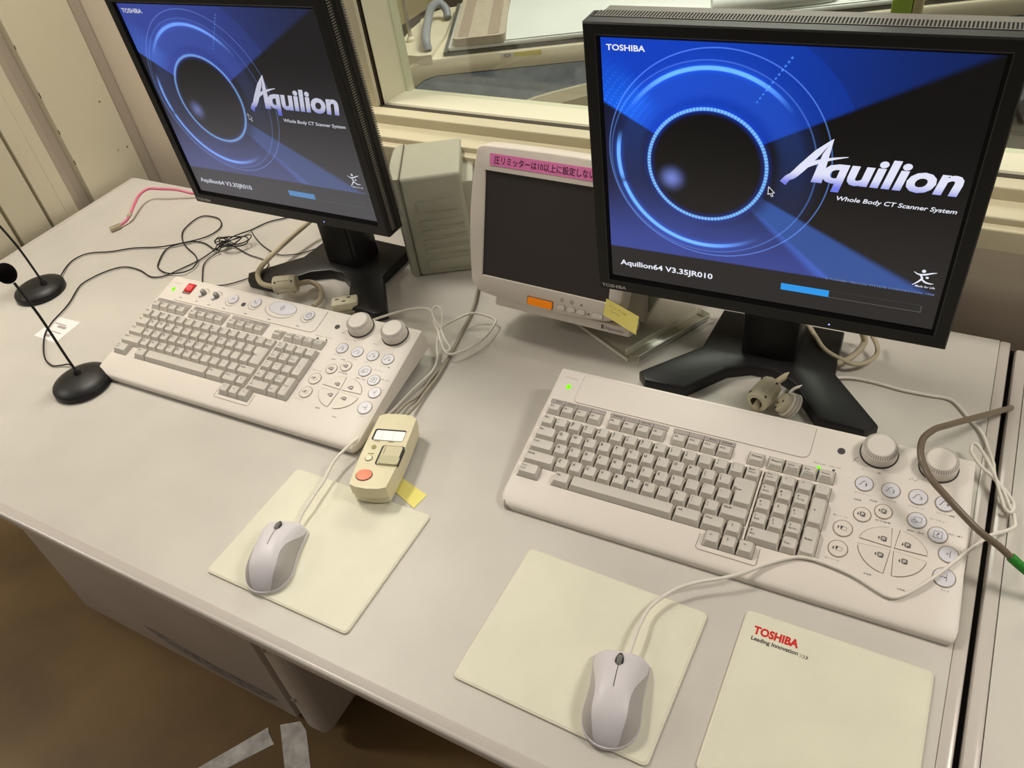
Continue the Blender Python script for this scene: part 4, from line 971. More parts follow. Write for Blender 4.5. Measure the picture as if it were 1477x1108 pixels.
def build_monitor(S, label, gain, lift, sat, tgain, base_dx, base_yaw):
    x, y, z, yaw, pit, roll = S
    bx, by = x+base_dx, -0.155
    RMx = T(bx, by, 0.0, base_yaw)
    mo = root('monitor', RMx, label, 'monitor', 'two black computer monitors')
    HMw = Matrix.Translation((x, y, z)) @ Matrix.Rotation(yaw, 4, 'Z') @ Matrix.Rotation(pit, 4, 'X') @ Matrix.Rotation(roll, 4, 'Y')
    H = RMx.inverted() @ HMw
    xo, zt, zb = 206.5, 167.0, -172.8        # outer bezel
    xi, zi = 188.2, 150.6                     # visible picture
    # bezel: ring of quads, front face 5 mm before the picture, chamfer to the picture
    mb = MB()
    def ring(x0, x1, z0, z1, y): return [(x0, y, z0), (x1, y, z0), (x1, y, z1), (x0, y, z1)]
    rings = [(ring(-xo, xo, zb, zt, 30), MONB), (ring(-xo, xo, zb, zt, -2.5), MONB), (ring(-xo+1.5, xo-1.5, zb+1.5, zt-1.5, -4.5), MONB), (ring(-xi-4.5, xi+4.5, -zi-6.5, zi+4.5, -4.5), MONB), (ring(-xi-3.5, xi+3.5, -zi-5.5, zi+3.5, -4.0), MONS), (ring(-xi-0.4, xi+0.4, -zi-0.9, zi+0.4, 0.2), BLACKGAP), (ring(-xi-0.4, xi+0.4, -zi-0.9, zi+0.4, 4.0), BLACKGAP)]
    prev = None
    for pts, mt in rings:
        vs = [mb.bm.verts.new(p) for p in pts]
        if prev:
            for i in range(4):
                f = mb.bm.faces.new([prev[i], prev[(i+1) % 4], vs[(i+1) % 4], vs[i]]); f.material_index = mb.mi(mt)
        prev = vs
    bz = mmbuild(mb, 'bezel', mo, H, smooth=25)
    # housing behind
    mb = MB(); mb.box(-xo+4, xo-4, 8, 34, zb+4, zt-4, MONB, bev=2.0); mb.box(-xo+10, xo-10, 32, 46, zb+14, zt-8, MONB, bev=4); mb.box(-120, 120, 44, 62, -90, 90, MONB, bev=6)
    hs = mmbuild(mb, 'housing', mo, H)
    # ventilation ribs along the top and the two sides
    mb = MB()
    n = 118
    for k in range(n):
        xx = -xo+8+(2*xo-16)*k/(n-1)
        mb.box(xx-0.75, xx+0.75, 14, 30.5, zt-1.2, zt+0.55, VENTL)
    mb.box(-xo+4, xo-4, 13, 14.2, zt-1, zt+0.7, VENTL); mb.box(-xo+3, xo-3, 12, 30, zt-0.6, zt+0.1, VENT); mb.box(-xo+12, xo-12, 31, 45, zt-6, zt+0.4, VENTL)
    mmbuild(mb, 'top_vent_ribs', mo, H, smooth=0)['kind'] = 'stuff'
    for sx in (-1, 1):
        mb = MB()
        for k in range(96):
            zz = zb+8+(zt-zb-16)*k/95
            xa = sx*xo
            mb.box(min(xa-0.6*sx, xa+0.5*sx), max(xa-0.6*sx, xa+0.5*sx), 5, 12.5, zz-0.8, zz+0.8, VENTL)
            xb = sx*(xo-9)
            mb.box(min(xb, xb+0.9*sx), max(xb, xb+0.9*sx), 33, 45, zz-0.9, zz+0.9, VENTL)
        mb.box(min(sx*xo-0.3, sx*xo+0.3), max(sx*xo-0.3, sx*xo+0.3), 4, 13.5, zb+3, zt-3, VENT)
        mb.box(min(sx*xo-0.4, sx*xo+0.4), max(sx*xo-0.4, sx*xo+0.4), 19, 20.5, zb+2, zt-2, VENT)
        mmbuild(mb, 'side_vent_ribs', mo, H, smooth=0)['kind'] = 'stuff'
    # picture
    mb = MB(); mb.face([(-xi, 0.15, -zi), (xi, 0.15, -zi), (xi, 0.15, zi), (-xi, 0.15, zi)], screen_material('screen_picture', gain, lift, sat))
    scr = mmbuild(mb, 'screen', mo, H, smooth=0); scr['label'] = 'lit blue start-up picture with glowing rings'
    WT = glow('screen_white%g' % tgain, (240, 242, 255), tgain); DIM = glow('screen_dim%g' % tgain, (124, 142, 186), tgain)
    LG = logo_material('screen_logo%g' % tgain, tgain)
    mb = MB()
    screen_text(mb, 'TOSHIBA', -182, 137.6, 43, 6.4, WT, bold=0.022)
    screen_text(mb, 'Aquilion64 V3.35JR010', -176.5, -134.6, 118.5, 10.2, WT, bold=0.022)
    screen_text(mb, 'Whole Body CT Scanner System', 68.5, -7.6, 113.5, 6.6, WT, bold=0.014, shear=0.2)
    screen_text(mb, '\u00a9 TOSHIBA MEDICAL SYSTEMS CORPORATION, 1998', 69.5, -106.6, 112, 3.0, DIM)
    screen_text(mb, 'Made for Life', 161, -97.6, 19.5, 2.6, WT, bold=0.01, shear=0.2)
    mmbuild(mb, 'screen_text', scr, None, smooth=0)
    mb = MB()
    screen_text(mb, 'quilion', 51, 3.0, 130, 41.5, LG, bold=0.035, shear=0.22)
    sweep(mb, [(57.8, 61.0), (44, 45), (31, 28), (22, 17), (17, 13.5), (12.4, 6.8)], [0.6, 7.0, 8.6, 7.6, 6.5, 7.5], LG)
    sweep(mb, [(17, 14), (14.5, 9.5), (15, 5.8)], [6.5, 6.0, 2.5], LG)
    flat(mb, [(57.8, 61.2), (51.5, 11.5), (40.5, 11.5), (48.8, 44)], LG, M=HX, z=0.36)
    sweep(mb, [(26, 23), (36, 30.5), (48, 36), (60, 40), (73.8, 43.2)], [4.6, 5.0, 4.2, 2.6, 0.5], LG, d=0.37)
    mmbuild(mb, 'screen_logo', scr, None, smooth=0)
    mb = MB()
    flat(mb, circ(166.3, -77.0, 2.0, 2.0, 12), WT, M=HX, z=0.35)
    sweep(mb, [(157, -79), (162, -81.6), (168, -81), (174, -78.5), (179, -77)], [0.5, 1.6, 2.2, 1.6, 0.4], WT)
    sweep(mb, [(158, -96), (163, -91), (166, -86), (163.5, -82)], [0.5, 1.8, 2.2, 1.4], WT)
    sweep(mb, [(165, -86.5), (170, -90.5), (175, -91.5), (178, -91)], [1.8, 2.0, 1.4, 0.4], WT)
    flat(mb, circ(170.8, -84.5, 1.6, 1.4, 10), WT, M=HX, z=0.35)
    mmbuild(mb, 'screen_emblem', scr, None, smooth=0)
    mb = MB(); cur = [(-1.8, 0.6), (-1.8, -9.0), (0.4, -7.2), (2.2, -11.0), (3.8, -10.2), (2.2, -6.6), (5.0, -6.2)]
    flat(mb, cur, BLK, M=HX, z=0.4)
    for a, b in zip(cur, cur[1:]+cur[:1]): stroke(mb, [a, b], 0.7, WT, M=HX, z=0.42)
    mmbuild(mb, 'mouse_pointer', scr, None, smooth=0)
    # brand on the bezel and power lamp
    mb = MB(); put_text(mb, 'TOSHIBA', -202, -168.2, 33.5, 5.0, BRANDS, M=HX, z=4.6, bold=0.02); mmbuild(mb, 'bezel_lettering', bz, None, smooth=0)
    mb = MB(); mb.lathe([(1.0, 4.4), (1.0, 4.8), (0, 5.0)], LEDB, 12, M=HX @ Matrix.Translation((82.5, -165.3, 0))); mmbuild(mb, 'power_lamp', mo, H)
    # stand
    base = [(-.160, -.248), (-.146, -.264), (-.088, -.262), (-.045, -.204), (-.014, -.187), (.014, -.187), (.045, -.204), (.088, -.262), (.146, -.264), (.160, -.248), (.093, -.168), (.088, -.074), (-.088, -.074), (-.093, -.168)]
    base = [(p[0]*0.995, p[1]-by) for p in base]
    mb = MB(); mb.prism(base, 0.002, 0.020, STANDB, bev=0.005, seg=2); mb.build('stand_base', mo)
    mb = MB(); mb.box(-0.038, 0.038, -0.010, 0.050, 0.016, 0.34, STANDB, bev=0.006); mb.box(-0.030, 0.030, -0.0125, -0.008, 0.03, 0.33, MONB, bev=0.001)
    mb.build('stand_column', mo)
    mb = MB(); mb.box(-0.05, 0.05, y+0.055-by, -0.006, 0.27, 0.35, STANDB, bev=0.004); mb.build('stand_hinge', mo)
    return mo, RMx
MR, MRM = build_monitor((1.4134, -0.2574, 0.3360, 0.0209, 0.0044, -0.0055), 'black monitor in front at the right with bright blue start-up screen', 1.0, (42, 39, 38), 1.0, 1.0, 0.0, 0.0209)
ML, MLM = build_monitor((0.6626, -0.2616, 0.3456, -0.0226, 0.0189, -0.0245), 'black monitor farther left with paler blue start-up screen', 0.56, (104, 103, 108), 0.92, 0.72, -0.004, -0.03)  # paler picture: oblique-view washout painted in through gain, lift and saturation
cable(MR, MRM, 'signal_cable', CAB['vgaR2'], 0.0033, CABV, 10)

# ================================================================= MOUSE PADS, MICE
def pad(pts4, label, text=False):
    (a, b, c, d) = [Vector((*p, 0)) for p in pts4]
    cx = sum(p[0] for p in pts4)/4; cy = sum(p[1] for p in pts4)/4
    ang = math.atan2((b-a).y, (b-a).x); w = ((b-a).length+(c-d).length)/2; h = ((d-a).length+(c-b).length)/2
    M = T(cx, cy, 0, ang)
    mb = MB(); mb.prism(rrect(-w/2, w/2, -h/2, h/2, 0.006, 4), 0.0001, 0.0028, PADE, bev=0.0010, seg=2)
    mb.prism(rrect(-w/2+0.002, w/2-0.002, -h/2+0.002, h/2-0.002, 0.005, 4), 0.002, 0.0032, PADM, bev=0.0003, seg=1)
    if text:
        r = root('mouse_pad', M, label, 'mouse pad', 'cream mouse pads')
        mb.build('pad', r)
        mb = MB()
        put_text(mb, 'TOSHIBA', -w/2+0.0125, h/2-0.0265, 0.0460, 0.0102, RED, z=0.0033, bold=0.045)
        put_text(mb, 'Leading Innovation', -w/2+0.0125, h/2-0.0355, 0.0475, 0.0062, BLK, z=0.0033, bold=0.025)
        for k in range(3):
            x0 = -w/2+0.0620+k*0.0030; yb = h/2-0.0350
            stroke(mb, [(x0, yb+0.0040), (x0+0.0020, yb+0.0020), (x0, yb)], 0.0005+0.0003*k, BLK, z=0.0033)
        mb.build('pad_lettering', r, smooth=0)
        return r
    o = mb.build('mouse_pad', None, M); return tag(o, label, 'mouse pad', 'cream mouse pads')
pad(((0.888, -0.582), (1.106, -0.581), (1.106, -0.767), (0.886, -0.760)), 'cream mouse pad under the left mouse, beside the hand control')
pad(((1.244, -0.576), (1.463, -0.578), (1.461, -0.759), (1.243, -0.755)), 'cream mouse pad under the right mouse, without print')
pad(((1.500, -0.556), (1.718-0.034, -0.553), (1.684, -0.738), (1.500, -0.738)), 'cream mouse pad printed with red lettering, nothing on it', True)
def mouse(cx, cy, yaw, label, z0, cab, extra=()):
    M = T(cx, cy, z0, yaw)
    r = root('computer_mouse', M, label, 'mouse', 'two white wired mice')
    L, n = 0.0965, 26
    def wid(t):   # half width, t 0 front .. 1 back
        return 0.0296*(1-0.07*math.exp(-((t-0.40)/0.22)**2)) * (0.80+0.20*math.sqrt(1-(1-min(1, t/0.10))**2)) * math.sqrt(max(1e-6, 1-max(0, (t-0.64)/0.36)**2.4))
    def hgt(t): return (0.0150+0.0185*math.sin(math.pi*min(1, max(0, (t*0.80+0.10))))**1.2) * math.sqrt(max(1e-6, 1-max(0, (t-0.66)/0.34)**2.6)) * (0.82+0.18*math.sqrt(1-(1-min(1, t/0.08))**2))
    def bnd(t):
        if t < 0.10: q = 0.97
        elif t < 0.64: q = 0.60+0.37*(0.5+0.5*math.cos(math.pi*(t-0.10)/0.54))
        elif t < 0.84: q = 0.60
        else: q = 0.60+0.37*((t-0.84)/0.16)**2
        return wid(t)*q
    def sec(t, xs): return [(x, L/2-t*L, max(0.0016, hgt(t)*max(0, 1-abs(x/max(wid(t), 1e-5))**3.2)**0.55)) for x in xs]
    ts = [0.0, 0.012, 0.03, 0.06] + [0.1+0.86*k/n for k in range(n)] + [0.965, 0.98, 0.992, 0.9985, 1.0]
    def surf(name, f, mt, drop=0.0):
        mb = MB(); rows = []
        for t in ts:
            rows.append([mb.bm.verts.new((p[0], p[1], p[2]-drop)) for p in sec(t, f(t))])
        k = mb.mi(mt)
        for a, b in zip(rows, rows[1:]):
            for i in range(len(a)-1): mb.bm.faces.new([a[i], a[i+1], b[i+1], b[i]])
        return mb, rows, k
    mb, rows, k = surf('top_shell', lambda t: [bnd(t)*(-1+2*i/14) for i in range(15)], MOUSEW)
    low = [mb.bm.verts.new((v.co.x, v.co.y+0.0005, 0.003)) for v in rows[0]]
    for i in range(len(low)-1): mb.bm.faces.new([rows[0][i], rows[0][i+1], low[i+1], low[i]])
    mb.build('top_shell', r, smooth=60)
    for sx in (-1, 1):
        mb, rows, k = surf('side_grip', lambda t: [sx*(bnd(t)+(wid(t)*1.0-bnd(t))*i/8) for i in range(9)], MOUSEG, 0.0003)
        low = [mb.bm.verts.new((rw[-1].co.x*0.97, rw[-1].co.y, 0.0)) for rw in rows]
        for i in range(len(low)-1): mb.bm.faces.new([rows[i][-1], rows[i+1][-1], low[i+1], low[i]])
        mb.build('side_grip', r, smooth=60)
    mb = MB()
    outl = [(wid(t)*1.0+0.0004, L/2-t*L*1.004) for t in ts] + [(-wid(t)*1.0-0.0004, L/2-t*L*1.004) for t in ts[::-1]]
    mb.prism(outl, 0.0002, 0.0048, MOUSEW); mb.build('underside', r)
    mb = MB(); tz = [0.10+0.40*i/12 for i in range(13)]
    for a, b in zip(tz, tz[1:]):
        q = []
        for t, x in ((a, -0.00035), (a, 0.00035), (b, 0.00035), (b, -0.00035)): q.append((x, L/2-t*L, hgt(t)+0.00025))
        mb.face(q, DARKLN)
    ta = 0.175
    mb.prism([(p[0]*0.0042, p[1]*0.0100) for p in circ(0, 0, 1, 1, 20)], -0.0003, 0.0012, DARKLN, M=Matrix.Translation((0, L/2-ta*L, hgt(ta)-0.0006)) @ Matrix.Rotation(R(-10), 4, 'X'))
    mb.build('seam', r, smooth=0)
    mb = MB(); mb.lathe([(0.0, -0.0026), (0.0075, -0.0026), (0.0086, -0.0014), (0.0086, 0.0014), (0.0075, 0.0026), (0.0, 0.0026)], WHEEL, 22, M=Matrix.Translation((0, L/2-ta*L, hgt(ta)-0.0042)) @ Matrix.Rotation(R(90), 4, 'Y')); mb.build('scroll_wheel', r)
    mb = MB(); mb.tube(mm(cab), 0.0021, CABW, n=8, sub=4)
    p = [Vector(q) for q in mm(cab)]
    for e in extra: mb.tube(mm(e), 0.0019, CABW, n=7, sub=5)
    mb.build('cable', r, PM=M, smooth=60)
    if not extra:
        pass
    return r, M
mouse(0.9625, -0.7165, R(21.0), 'white wired mouse on the left pad near the hand control', 0.0033, CAB['mouseLc'], (CAB['bow1'], CAB['bow2'], CAB['bow3']))
mouse(1.4095, -0.7125, R(12.0), 'white wired mouse on the middle pad, cable across the right keyboard', 0.0033, CAB['usbR'][::-1])

# ================================================================= MICROPHONES
def microphone(c, stem, head, label, cab, extra):
    M = T(c[0], c[1], 0)
    r = root('desk_microphone', M, label, 'microphone', 'two black gooseneck microphones')
    mb = MB(); mb.lathe([(0.0, 0.0), (0.0445, 0.0), (0.046, 0.0015), (0.046, 0.0095), (0.0445, 0.012), (0.030, 0.0185), (0.012, 0.0215), (0.0, 0.022)], MICB, 48); mb.build('base', r)
    mb = MB(); mb.lathe([(0.0065, 0.019), (0.0055, 0.026), (0.003, 0.030), (0.0, 0.030)], MICB, 16, M=Matrix.Translation((stem[0][0]-c[0], stem[0][1]-c[1], 0))); mb.build('neck_socket', r)
    mb = MB(); mb.tube(stem, 0.0021, MICB, n=9, sub=5); mb.build('gooseneck', r, PM=M, smooth=60)
    mb = MB(); t = bmesh.new(); bmesh.ops.create_uvsphere(t, u_segments=24, v_segments=14, radius=0.0145)
    for v in t.verts: v.co.z *= 1.15
    mb.join(t, FOAM, M=Matrix.Translation(head)); mb.build('foam_head', r, PM=M, smooth=60)
    mb = MB(); mb.tube(mm(cab), 0.0013, CABB, n=7, sub=5)
    for e in extra: mb.tube(e, 0.0011, CABB, n=6, sub=5)
    mb.build('cable', r, PM=M, smooth=60)
    return r
bc = Vector((0.368, -0.176, 0.010))
loops = []
for k, (a, b, rot_, dx, dy, dz) in enumerate(((0.026, 0.015, 34, 0.020, 0.014, 0.004), (0.030, 0.011, 40, 0.022, 0.017, 0.007), (0.022, 0.017, 28, 0.015, 0.010, 0.010), (0.015, 0.009, 70, -0.010, 0.010, 0.006), (0.012, 0.007, 15, -0.008, 0.004, 0.009))):
    q = []
    for i in range(13):
        t = 2*math.pi*i/12; x, y = a*math.cos(t), b*math.sin(t); cs, sn = math.cos(R(rot_)), math.sin(R(rot_))
        q.append((bc.x+dx+x*cs-y*sn, bc.y+dy+x*sn+y*cs, bc.z+dz+0.003*math.sin(t*2+k)))
    loops.append(q)
tie = [[(bc.x+dx-0.010, bc.y-0.012+dx, 0.004), (bc.x+dx, bc.y+0.002+dx, 0.018), (bc.x+dx+0.010, bc.y+0.014+dx, 0.005)] for dx in (-0.004, 0.0, 0.004)]
microphone((0.425, -0.571), [(0.420, -0.568, 0.020), (0.410, -0.565, 0.060), (0.395, -0.5595, 0.125), (0.372, -0.555, 0.180)], (0.362, -0.5535, 0.194), 'black gooseneck microphone with foam head beside the left keyboard', CAB['micA'], loops + tie + [mm(CAB['branch']), mm(CAB['bund2']), mm(CAB['bund3'])])
microphone((0.105, -0.409), [(0.122, -0.405, 0.019), (0.118, -0.405, 0.055), (0.110, -0.405, 0.100), (0.090, -0.405, 0.145), (0.060, -0.405, 0.185)], (0.050, -0.405, 0.198), 'black gooseneck microphone farther back by the desk end, head out of view', CAB['micB'], [])

# pink network cable
nc = root('network_cable', T(0.07, -0.18, 0), 'pink network cable end with clear plug on the back corner of the desk', 'cable'); NM = T(0.07, -0.18, 0)
mb = MB(); mb.tube(mm(CAB['pink']), 0.0030, CABP, n=9, sub=5); mb.build('cable', nc, PM=NM, smooth=60)
mb = MB(); mb.box(-0.006, 0.006, -0.011, 0.011, -0.004, 0.004, PLUG, bev=0.001, M=T(0.0665, -0.189, 0.0055, R(-22))); mb.box(-0.0012, 0.0012, -0.009, 0.012, 0.004, 0.0055, PLUG, M=T(0.0665, -0.189, 0.0055, R(-22))); mb.build('plug', nc, PM=NM)
mb = MB(); mb.lathe([(0.0030, -0.005), (0.0042, -0.004), (0.0042, 0.004), (0.0030, 0.005)], PLUG, 12, M=Matrix.Translation((0.072, -0.150, 0.0135)) @ Vector((0.2, -0.9, -0.25)).to_track_quat('Z', 'Y').to_matrix().to_4x4()); mb.build('plug_boot', nc, PM=NM)

# paper label under the front microphone cable
lr = root('paper_label', T(0.242, -0.477, 0), 'white printed paper label stuck to the desk under the microphone cable', 'label'); LMx = T(0.242, -0.477, 0)
mb = MB(); mb.prism([(0.214, -0.510), (0.275, -0.511), (0.270, -0.451), (0.212, -0.454)], 0.0001, 0.0005, PAPER); mb.build('sheet', lr, PM=LMx, smooth=0)
mb = MB()
for (x, y, w, h) in ((0.222, -0.470, 0.030, 0.0026), (0.236, -0.4775, 0.022, 0.006), (0.236, -0.490, 0.026, 0.0024), (0.232, -0.5035, 0.016, 0.006)):
    flat(mb, [(x, y), (x+w, y), (x+w, y+h), (x, y+h)], STRIPG, z=0.0006)
mb.build('print', lr, PM=LMx, smooth=0)

# ================================================================= HAND CONTROL on the desk
HM = T(1.0065, -0.532, 0.0, R(15.5))
hc = root('hand_control', HM, 'aged ivory hand control with salmon button and small display', 'remote control')
def hb(t):  # half width along the length, t -1 (near) .. 1 (far)
    return 0.0285 - 0.0035*max(0, -t)**1.5 - 0.0015*max(0, t)**2
outl = []
for k in range(11): t = -1+2*k/10; outl.append((hb(t), t*0.062))
far = [(0.020, 0.0665), (0.0, 0.068), (-0.020, 0.0665)]
out2 = outl + far + [(-p[0], p[1]) for p in outl[::-1]] + [(-0.016, -0.0655), (0.0, -0.067), (0.016, -0.0655)]
mb = MB(); mb.prism([(p[0]*0.97, p[1]*0.97) for p in out2], 0.006, 0.018, CTRL, bev=0.001); mb.prism(out2, 0.0175, 0.036, CTRL, bev=0.005, seg=4); mb.build('case', hc, smooth=40)
mb = MB(); mb.prism(rrect(-0.022, 0.022, -0.05, 0.05, 0.006), 0.0, 0.0065, DARKLN); mb.build('holder', hc)
ZT = 0.0361
mb = MB(); mb.prism(rrect(-0.0235, 0.0215, 0.0165, 0.0375, 0.003), ZT-0.001, ZT+0.0002, BLK); mb.prism(rrect(-0.0205, 0.0212, 0.0170, 0.0345, 0.002), ZT, ZT+0.0006, LCDW)
for x in (-0.010, 0.006): stroke(mb, [(x, 0.0175), (x, 0.034)], 0.0006, LCD, z=ZT+0.0008)
mb.build('display_window', hc)
mb = MB(); mb.lathe([(0.0115, ZT-0.001), (0.0115, ZT+0.0002), (0.0108, ZT+0.0002), (0.0104, ZT+0.0015), (0.0, ZT+0.0022)], SALM, 28, M=Matrix.Translation((-0.0105, -0.0455, 0)) @ S3(1, 0.85, 1), mfun=lambda j: DARKLN if j < 2 else SALM); mb.build('salmon_button', hc)
mb = MB(); mb.lathe([(0.0052, ZT-0.001), (0.0052, ZT+0.0002), (0.0045, ZT+0.0002), (0.0042, ZT+0.0012), (0, ZT+0.0014)], mat('pale_button', (236, 228, 196), 0.4), 20, M=Matrix.Translation((-0.0145, -0.0165, 0)), mfun=lambda j: DARKLN if j < 2 else MATS['pale_button']); mb.build('small_button', hc)
mb = MB(); mb.lathe([(0.0034, ZT-0.001), (0.0034, ZT+0.0008), (0, ZT+0.001)], mat('olive_lamp', (160, 146, 96), 0.4), 16, M=Matrix.Translation((-0.0145, 0.0035, 0))); mb.build('lamp', hc)
mb = MB(); mb.prism(rrect(-0.0035, 0.0285, -0.0265, 0.0085, 0.004), ZT-0.004, ZT+0.0002, BLK); mb.build('slider_recess', hc)
mb = MB(); mb.prism(rrect(-0.0005, 0.0262, -0.0265, 0.0070, 0.003), ZT-0.002, ZT+0.0012, CLEARP, bev=0.001); stroke(mb, [(0.003, -0.008), (0.003, 0.006)], 0.0006, DARKLN, z=ZT+0.0014); mb.prism(rrect(0.001, 0.0285, -0.026, -0.012, 0.003), ZT+0.0008, ZT+0.0034, mat('slider_grip', (190, 184, 150), 0.3), bev=0.0012); mb.build('slider', hc)
mb = MB()
for (x, y, w) in ((-0.018, 0.0142, 0.008), (0.002, 0.0142, 0.008), (-0.0185, -0.0088, 0.008)): flat(mb, [(x, y), (x+w, y), (x+w, y+0.0014), (x, y+0.0014)], mat('print_olive', (150, 138, 100), 0.6), z=ZT+0.0003)
mb.build('print', hc, smooth=0)
mb = MB(); mb.tube(mm(CAB['greyA']), 0.0026, CABG, n=8, sub=4); mb.tube(mm(CAB['greyB']), 0.0024, CABG, n=8, sub=4); mb.build('cable', hc, PM=HM, smooth=60)
def thin(name, pts, z, mt, label, cat, curl=0.0):
    mb = MB(); mb.prism(pts, z, z+0.0004, mt); return tag(mb.build(name, smooth=0), label, cat)
thin('sticky_note', [(1.018, -0.536), (1.081, -0.553), (1.077, -0.578), (1.014, -0.556)], 0.0003, NOTE, 'small yellow paper slip sticking out under the hand control', 'note')

# ================================================================= GREY TOWER UNIT between the monitors
TM = T(0.784, -0.138, 0.0, 0.516)
tw = root('grey_unit', TM, 'grey plastic box with ridged side standing between the two monitors', 'device')
mb = MB(); mb.box(0.016, 0.118, 0.0, 0.130, 0.0, 0.190, GREYB, bev=0.007, seg=3); mb.build('case', tw)
mb = MB(); mb.box(0.10, 0.136, 0.010, 0.122, 0.0, 0.168, GREYB, bev=0.006, seg=2); mb.build('rear_cover', tw)
mb = MB(); mb.prism([(0.017, 0.001), (0.017, 0.129), (0.006, 0.126), (0.0, 0.110), (-0.002, 0.065), (0.0, 0.012), (0.005, 0.003)], 0.001, 0.189, GREYB, bev=0.004); mb.build('front_bezel', tw)
mb = MB(); mb.box(0.0162, 0.0175, -0.0004, 0.1304, 0.002, 0.1905, GREYD); mb.build('bezel_seam', tw)
for (z0, z1, x0, x1) in ((0.126, 0.146, 0.036, 0.105), (0.098, 0.110, 0.036, 0.112), (0.080, 0.091, 0.036, 0.114), (0.062, 0.073, 0.036, 0.114), (0.044, 0.055, 0.036, 0.114), (0.012, 0.032, 0.036, 0.114)):
    mb = MB(); mb.box(x0, x1, -0.0022, 0.004, z0, z1, GREYB, bev=0.002); mb.build('ridge', tw)

# ================================================================= SMALL TILTED DISPLAY with pink label
DW = Matrix.Translation((1.094, -0.189, 0.175)) @ Matrix.Rotation(-0.029, 4, 'Z') @ Matrix.Rotation(-0.330, 4, 'X')
DR = T(1.10, -0.13, 0.0, -0.029)
ds = root('display_unit', DR, 'small ivory control display with dark screen and orange button, leaning back', 'display')
H = DR.inverted() @ DW
VX = HX
def outline(k=1.0, e=0.0):
    pts = []
    def bez(a, b, c, n=6): return [((1-t)**2*a[0]+2*t*(1-t)*b[0]+t*t*c[0], (1-t)**2*a[1]+2*t*(1-t)*b[1]+t*t*c[1]) for t in [i/n for i in range(n)]]
    L = []
    L += bez((-106, 114), (-118, 114), (-121, 104)); L += bez((-121, 104), (-137, 20), (-124, -88), 10); L += bez((-124, -88), (-121, -103), (-104, -107)); L += bez((-104, -107), (0, -119), (104, -107), 10)
    L += bez((104, -107), (121, -103), (124, -88)); L += bez((124, -88), (137, 20), (121, 104), 10); L += bez((121, 104), (118, 114), (106, 114)); L += bez((106, 114), (0, 118), (-106, 114), 8)
    return [(p[0]*(1-e/125), p[1]*(1-e/115)) for p in L]
mb = MB()
O = outline(); n = len(O)
inner = []
for (x, z) in O:                                  # matching points on the picture opening
    s = min(105.5/abs(x) if abs(x) > 1e-6 else 1e9, 79.0/abs(z) if abs(z) > 1e-6 else 1e9); inner.append((x*s, z*s))
def ringv(P, y): return [mb.bm.verts.new((p[0], y, p[1])) for p in P]
O1 = outline(e=3)
I = [(105.5, 79), (105.5, -79), (-105.5, -79), (-105.5, 79)]
rg = [ringv(O, 30), ringv(O, 1.5), ringv(outline(e=1.2), -1.0), ringv(O1, -2.0)]
k = mb.mi(NEM)
for a, b in zip(rg, rg[1:]):
    for i in range(n): mb.bm.faces.new([a[i], a[(i+1) % n], b[(i+1) % n], b[i]])
# front annulus by triangulated fill
fo = mb.bm.faces
t2 = bmesh.new()
vo = [t2.verts.new((p[0], p[1], 0)) for p in O1]; vi = [t2.verts.new((p[0], p[1], 0)) for p in I]
for L_ in (vo, vi):
    for i in range(len(L_)): t2.edges.new((L_[i], L_[(i+1) % len(L_)]))
bmesh.ops.triangle_fill(t2, use_beauty=True, edges=t2.edges[:])
mb.join(t2, NEM, M=Matrix(((1, 0, 0, 0), (0, 0, 0, -2.0), (0, 1, 0, 0), (0, 0, 0, 1))))
lip = [mb.bm.verts.new((p[0], -2.0, p[1])) for p in I]; lip2 = [mb.bm.verts.new((p[0]*0.992, 1.0, p[1]*0.99)) for p in I]
for i in range(4): mb.bm.faces.new([lip[i], lip[(i+1) % 4], lip2[(i+1) % 4], lip2[i]])
bmesh.ops.remove_doubles(mb.bm, verts=mb.bm.verts[:], dist=0.01)
mmbuild(mb, 'bezel', ds, H, smooth=40)
mb = MB(); mb.box(-108, 108, 0.6, 6, -81, 81, NEMS); mmbuild(mb, 'dark_screen', ds, H, smooth=0)
mb = MB(); mb.prism([(p[0]*0.96, p[1]*0.94) for p in O], -48, -18, NEMG, bev=8, M=VX); mmbuild(mb, 'rear_case', ds, H)
mb = MB(); mb.box(-82, 141, 2, 40, -124, -110, NEM, bev=3); ch = mmbuild(mb, 'chin', ds, H)
mb = MB(); put_text(mb, 'Nemoto', 104, -119.5, 27, 5.2, INK, M=VX, z=-1.85, bold=0.0); flat(mb, [(97, -119.5), (99.0, -119.5), (99.0, -113.5), (97, -112.5)], BLK, M=VX, z=-1.85); flat(mb, [(100, -119.5), (101.2, -119.5), (101.2, -114), (100, -113.5)], BLK, M=VX, z=-1.85); mmbuild(mb, 'chin_lettering', ch, None, smooth=0)
mb = MB(); mb.prism(rrect(-97, 100, 86.5, 103.5, 0.5, 1), 2.1, 2.5, PINKL, M=VX); pk = mmbuild(mb, 'pink_label', ds, H, smooth=0); pk['label'] = 'pink label with a line of Japanese writing'
mb = MB(); put_text(mb, '\u5727\u30ea\u30df\u30c3\u30bf\u30fc\u306f10\u4ee5\u4e0a\u306b\u8a2d\u5b9a\u3057\u306a\u3044', -90, 89.3, 158, 11.4, PINKT, M=VX, z=2.65, bold=0.012); mmbuild(mb, 'label_writing', pk, None, smooth=0)
mb = MB(); mb.prism(rrect(-24.5, 19.5, -108, -94.5, 2, 3), 2.0, 2.2, GREYD, M=VX); mb.prism(rrect(-22.5, 18.2, -107.2, -96, 2, 3), 2.0, 4.2, ORNG, bev=1.0, M=VX); ring_print_pts = circ(-2, -101.5, 3, 3, 14)
mmbuild(mb, 'orange_button', ds, H)
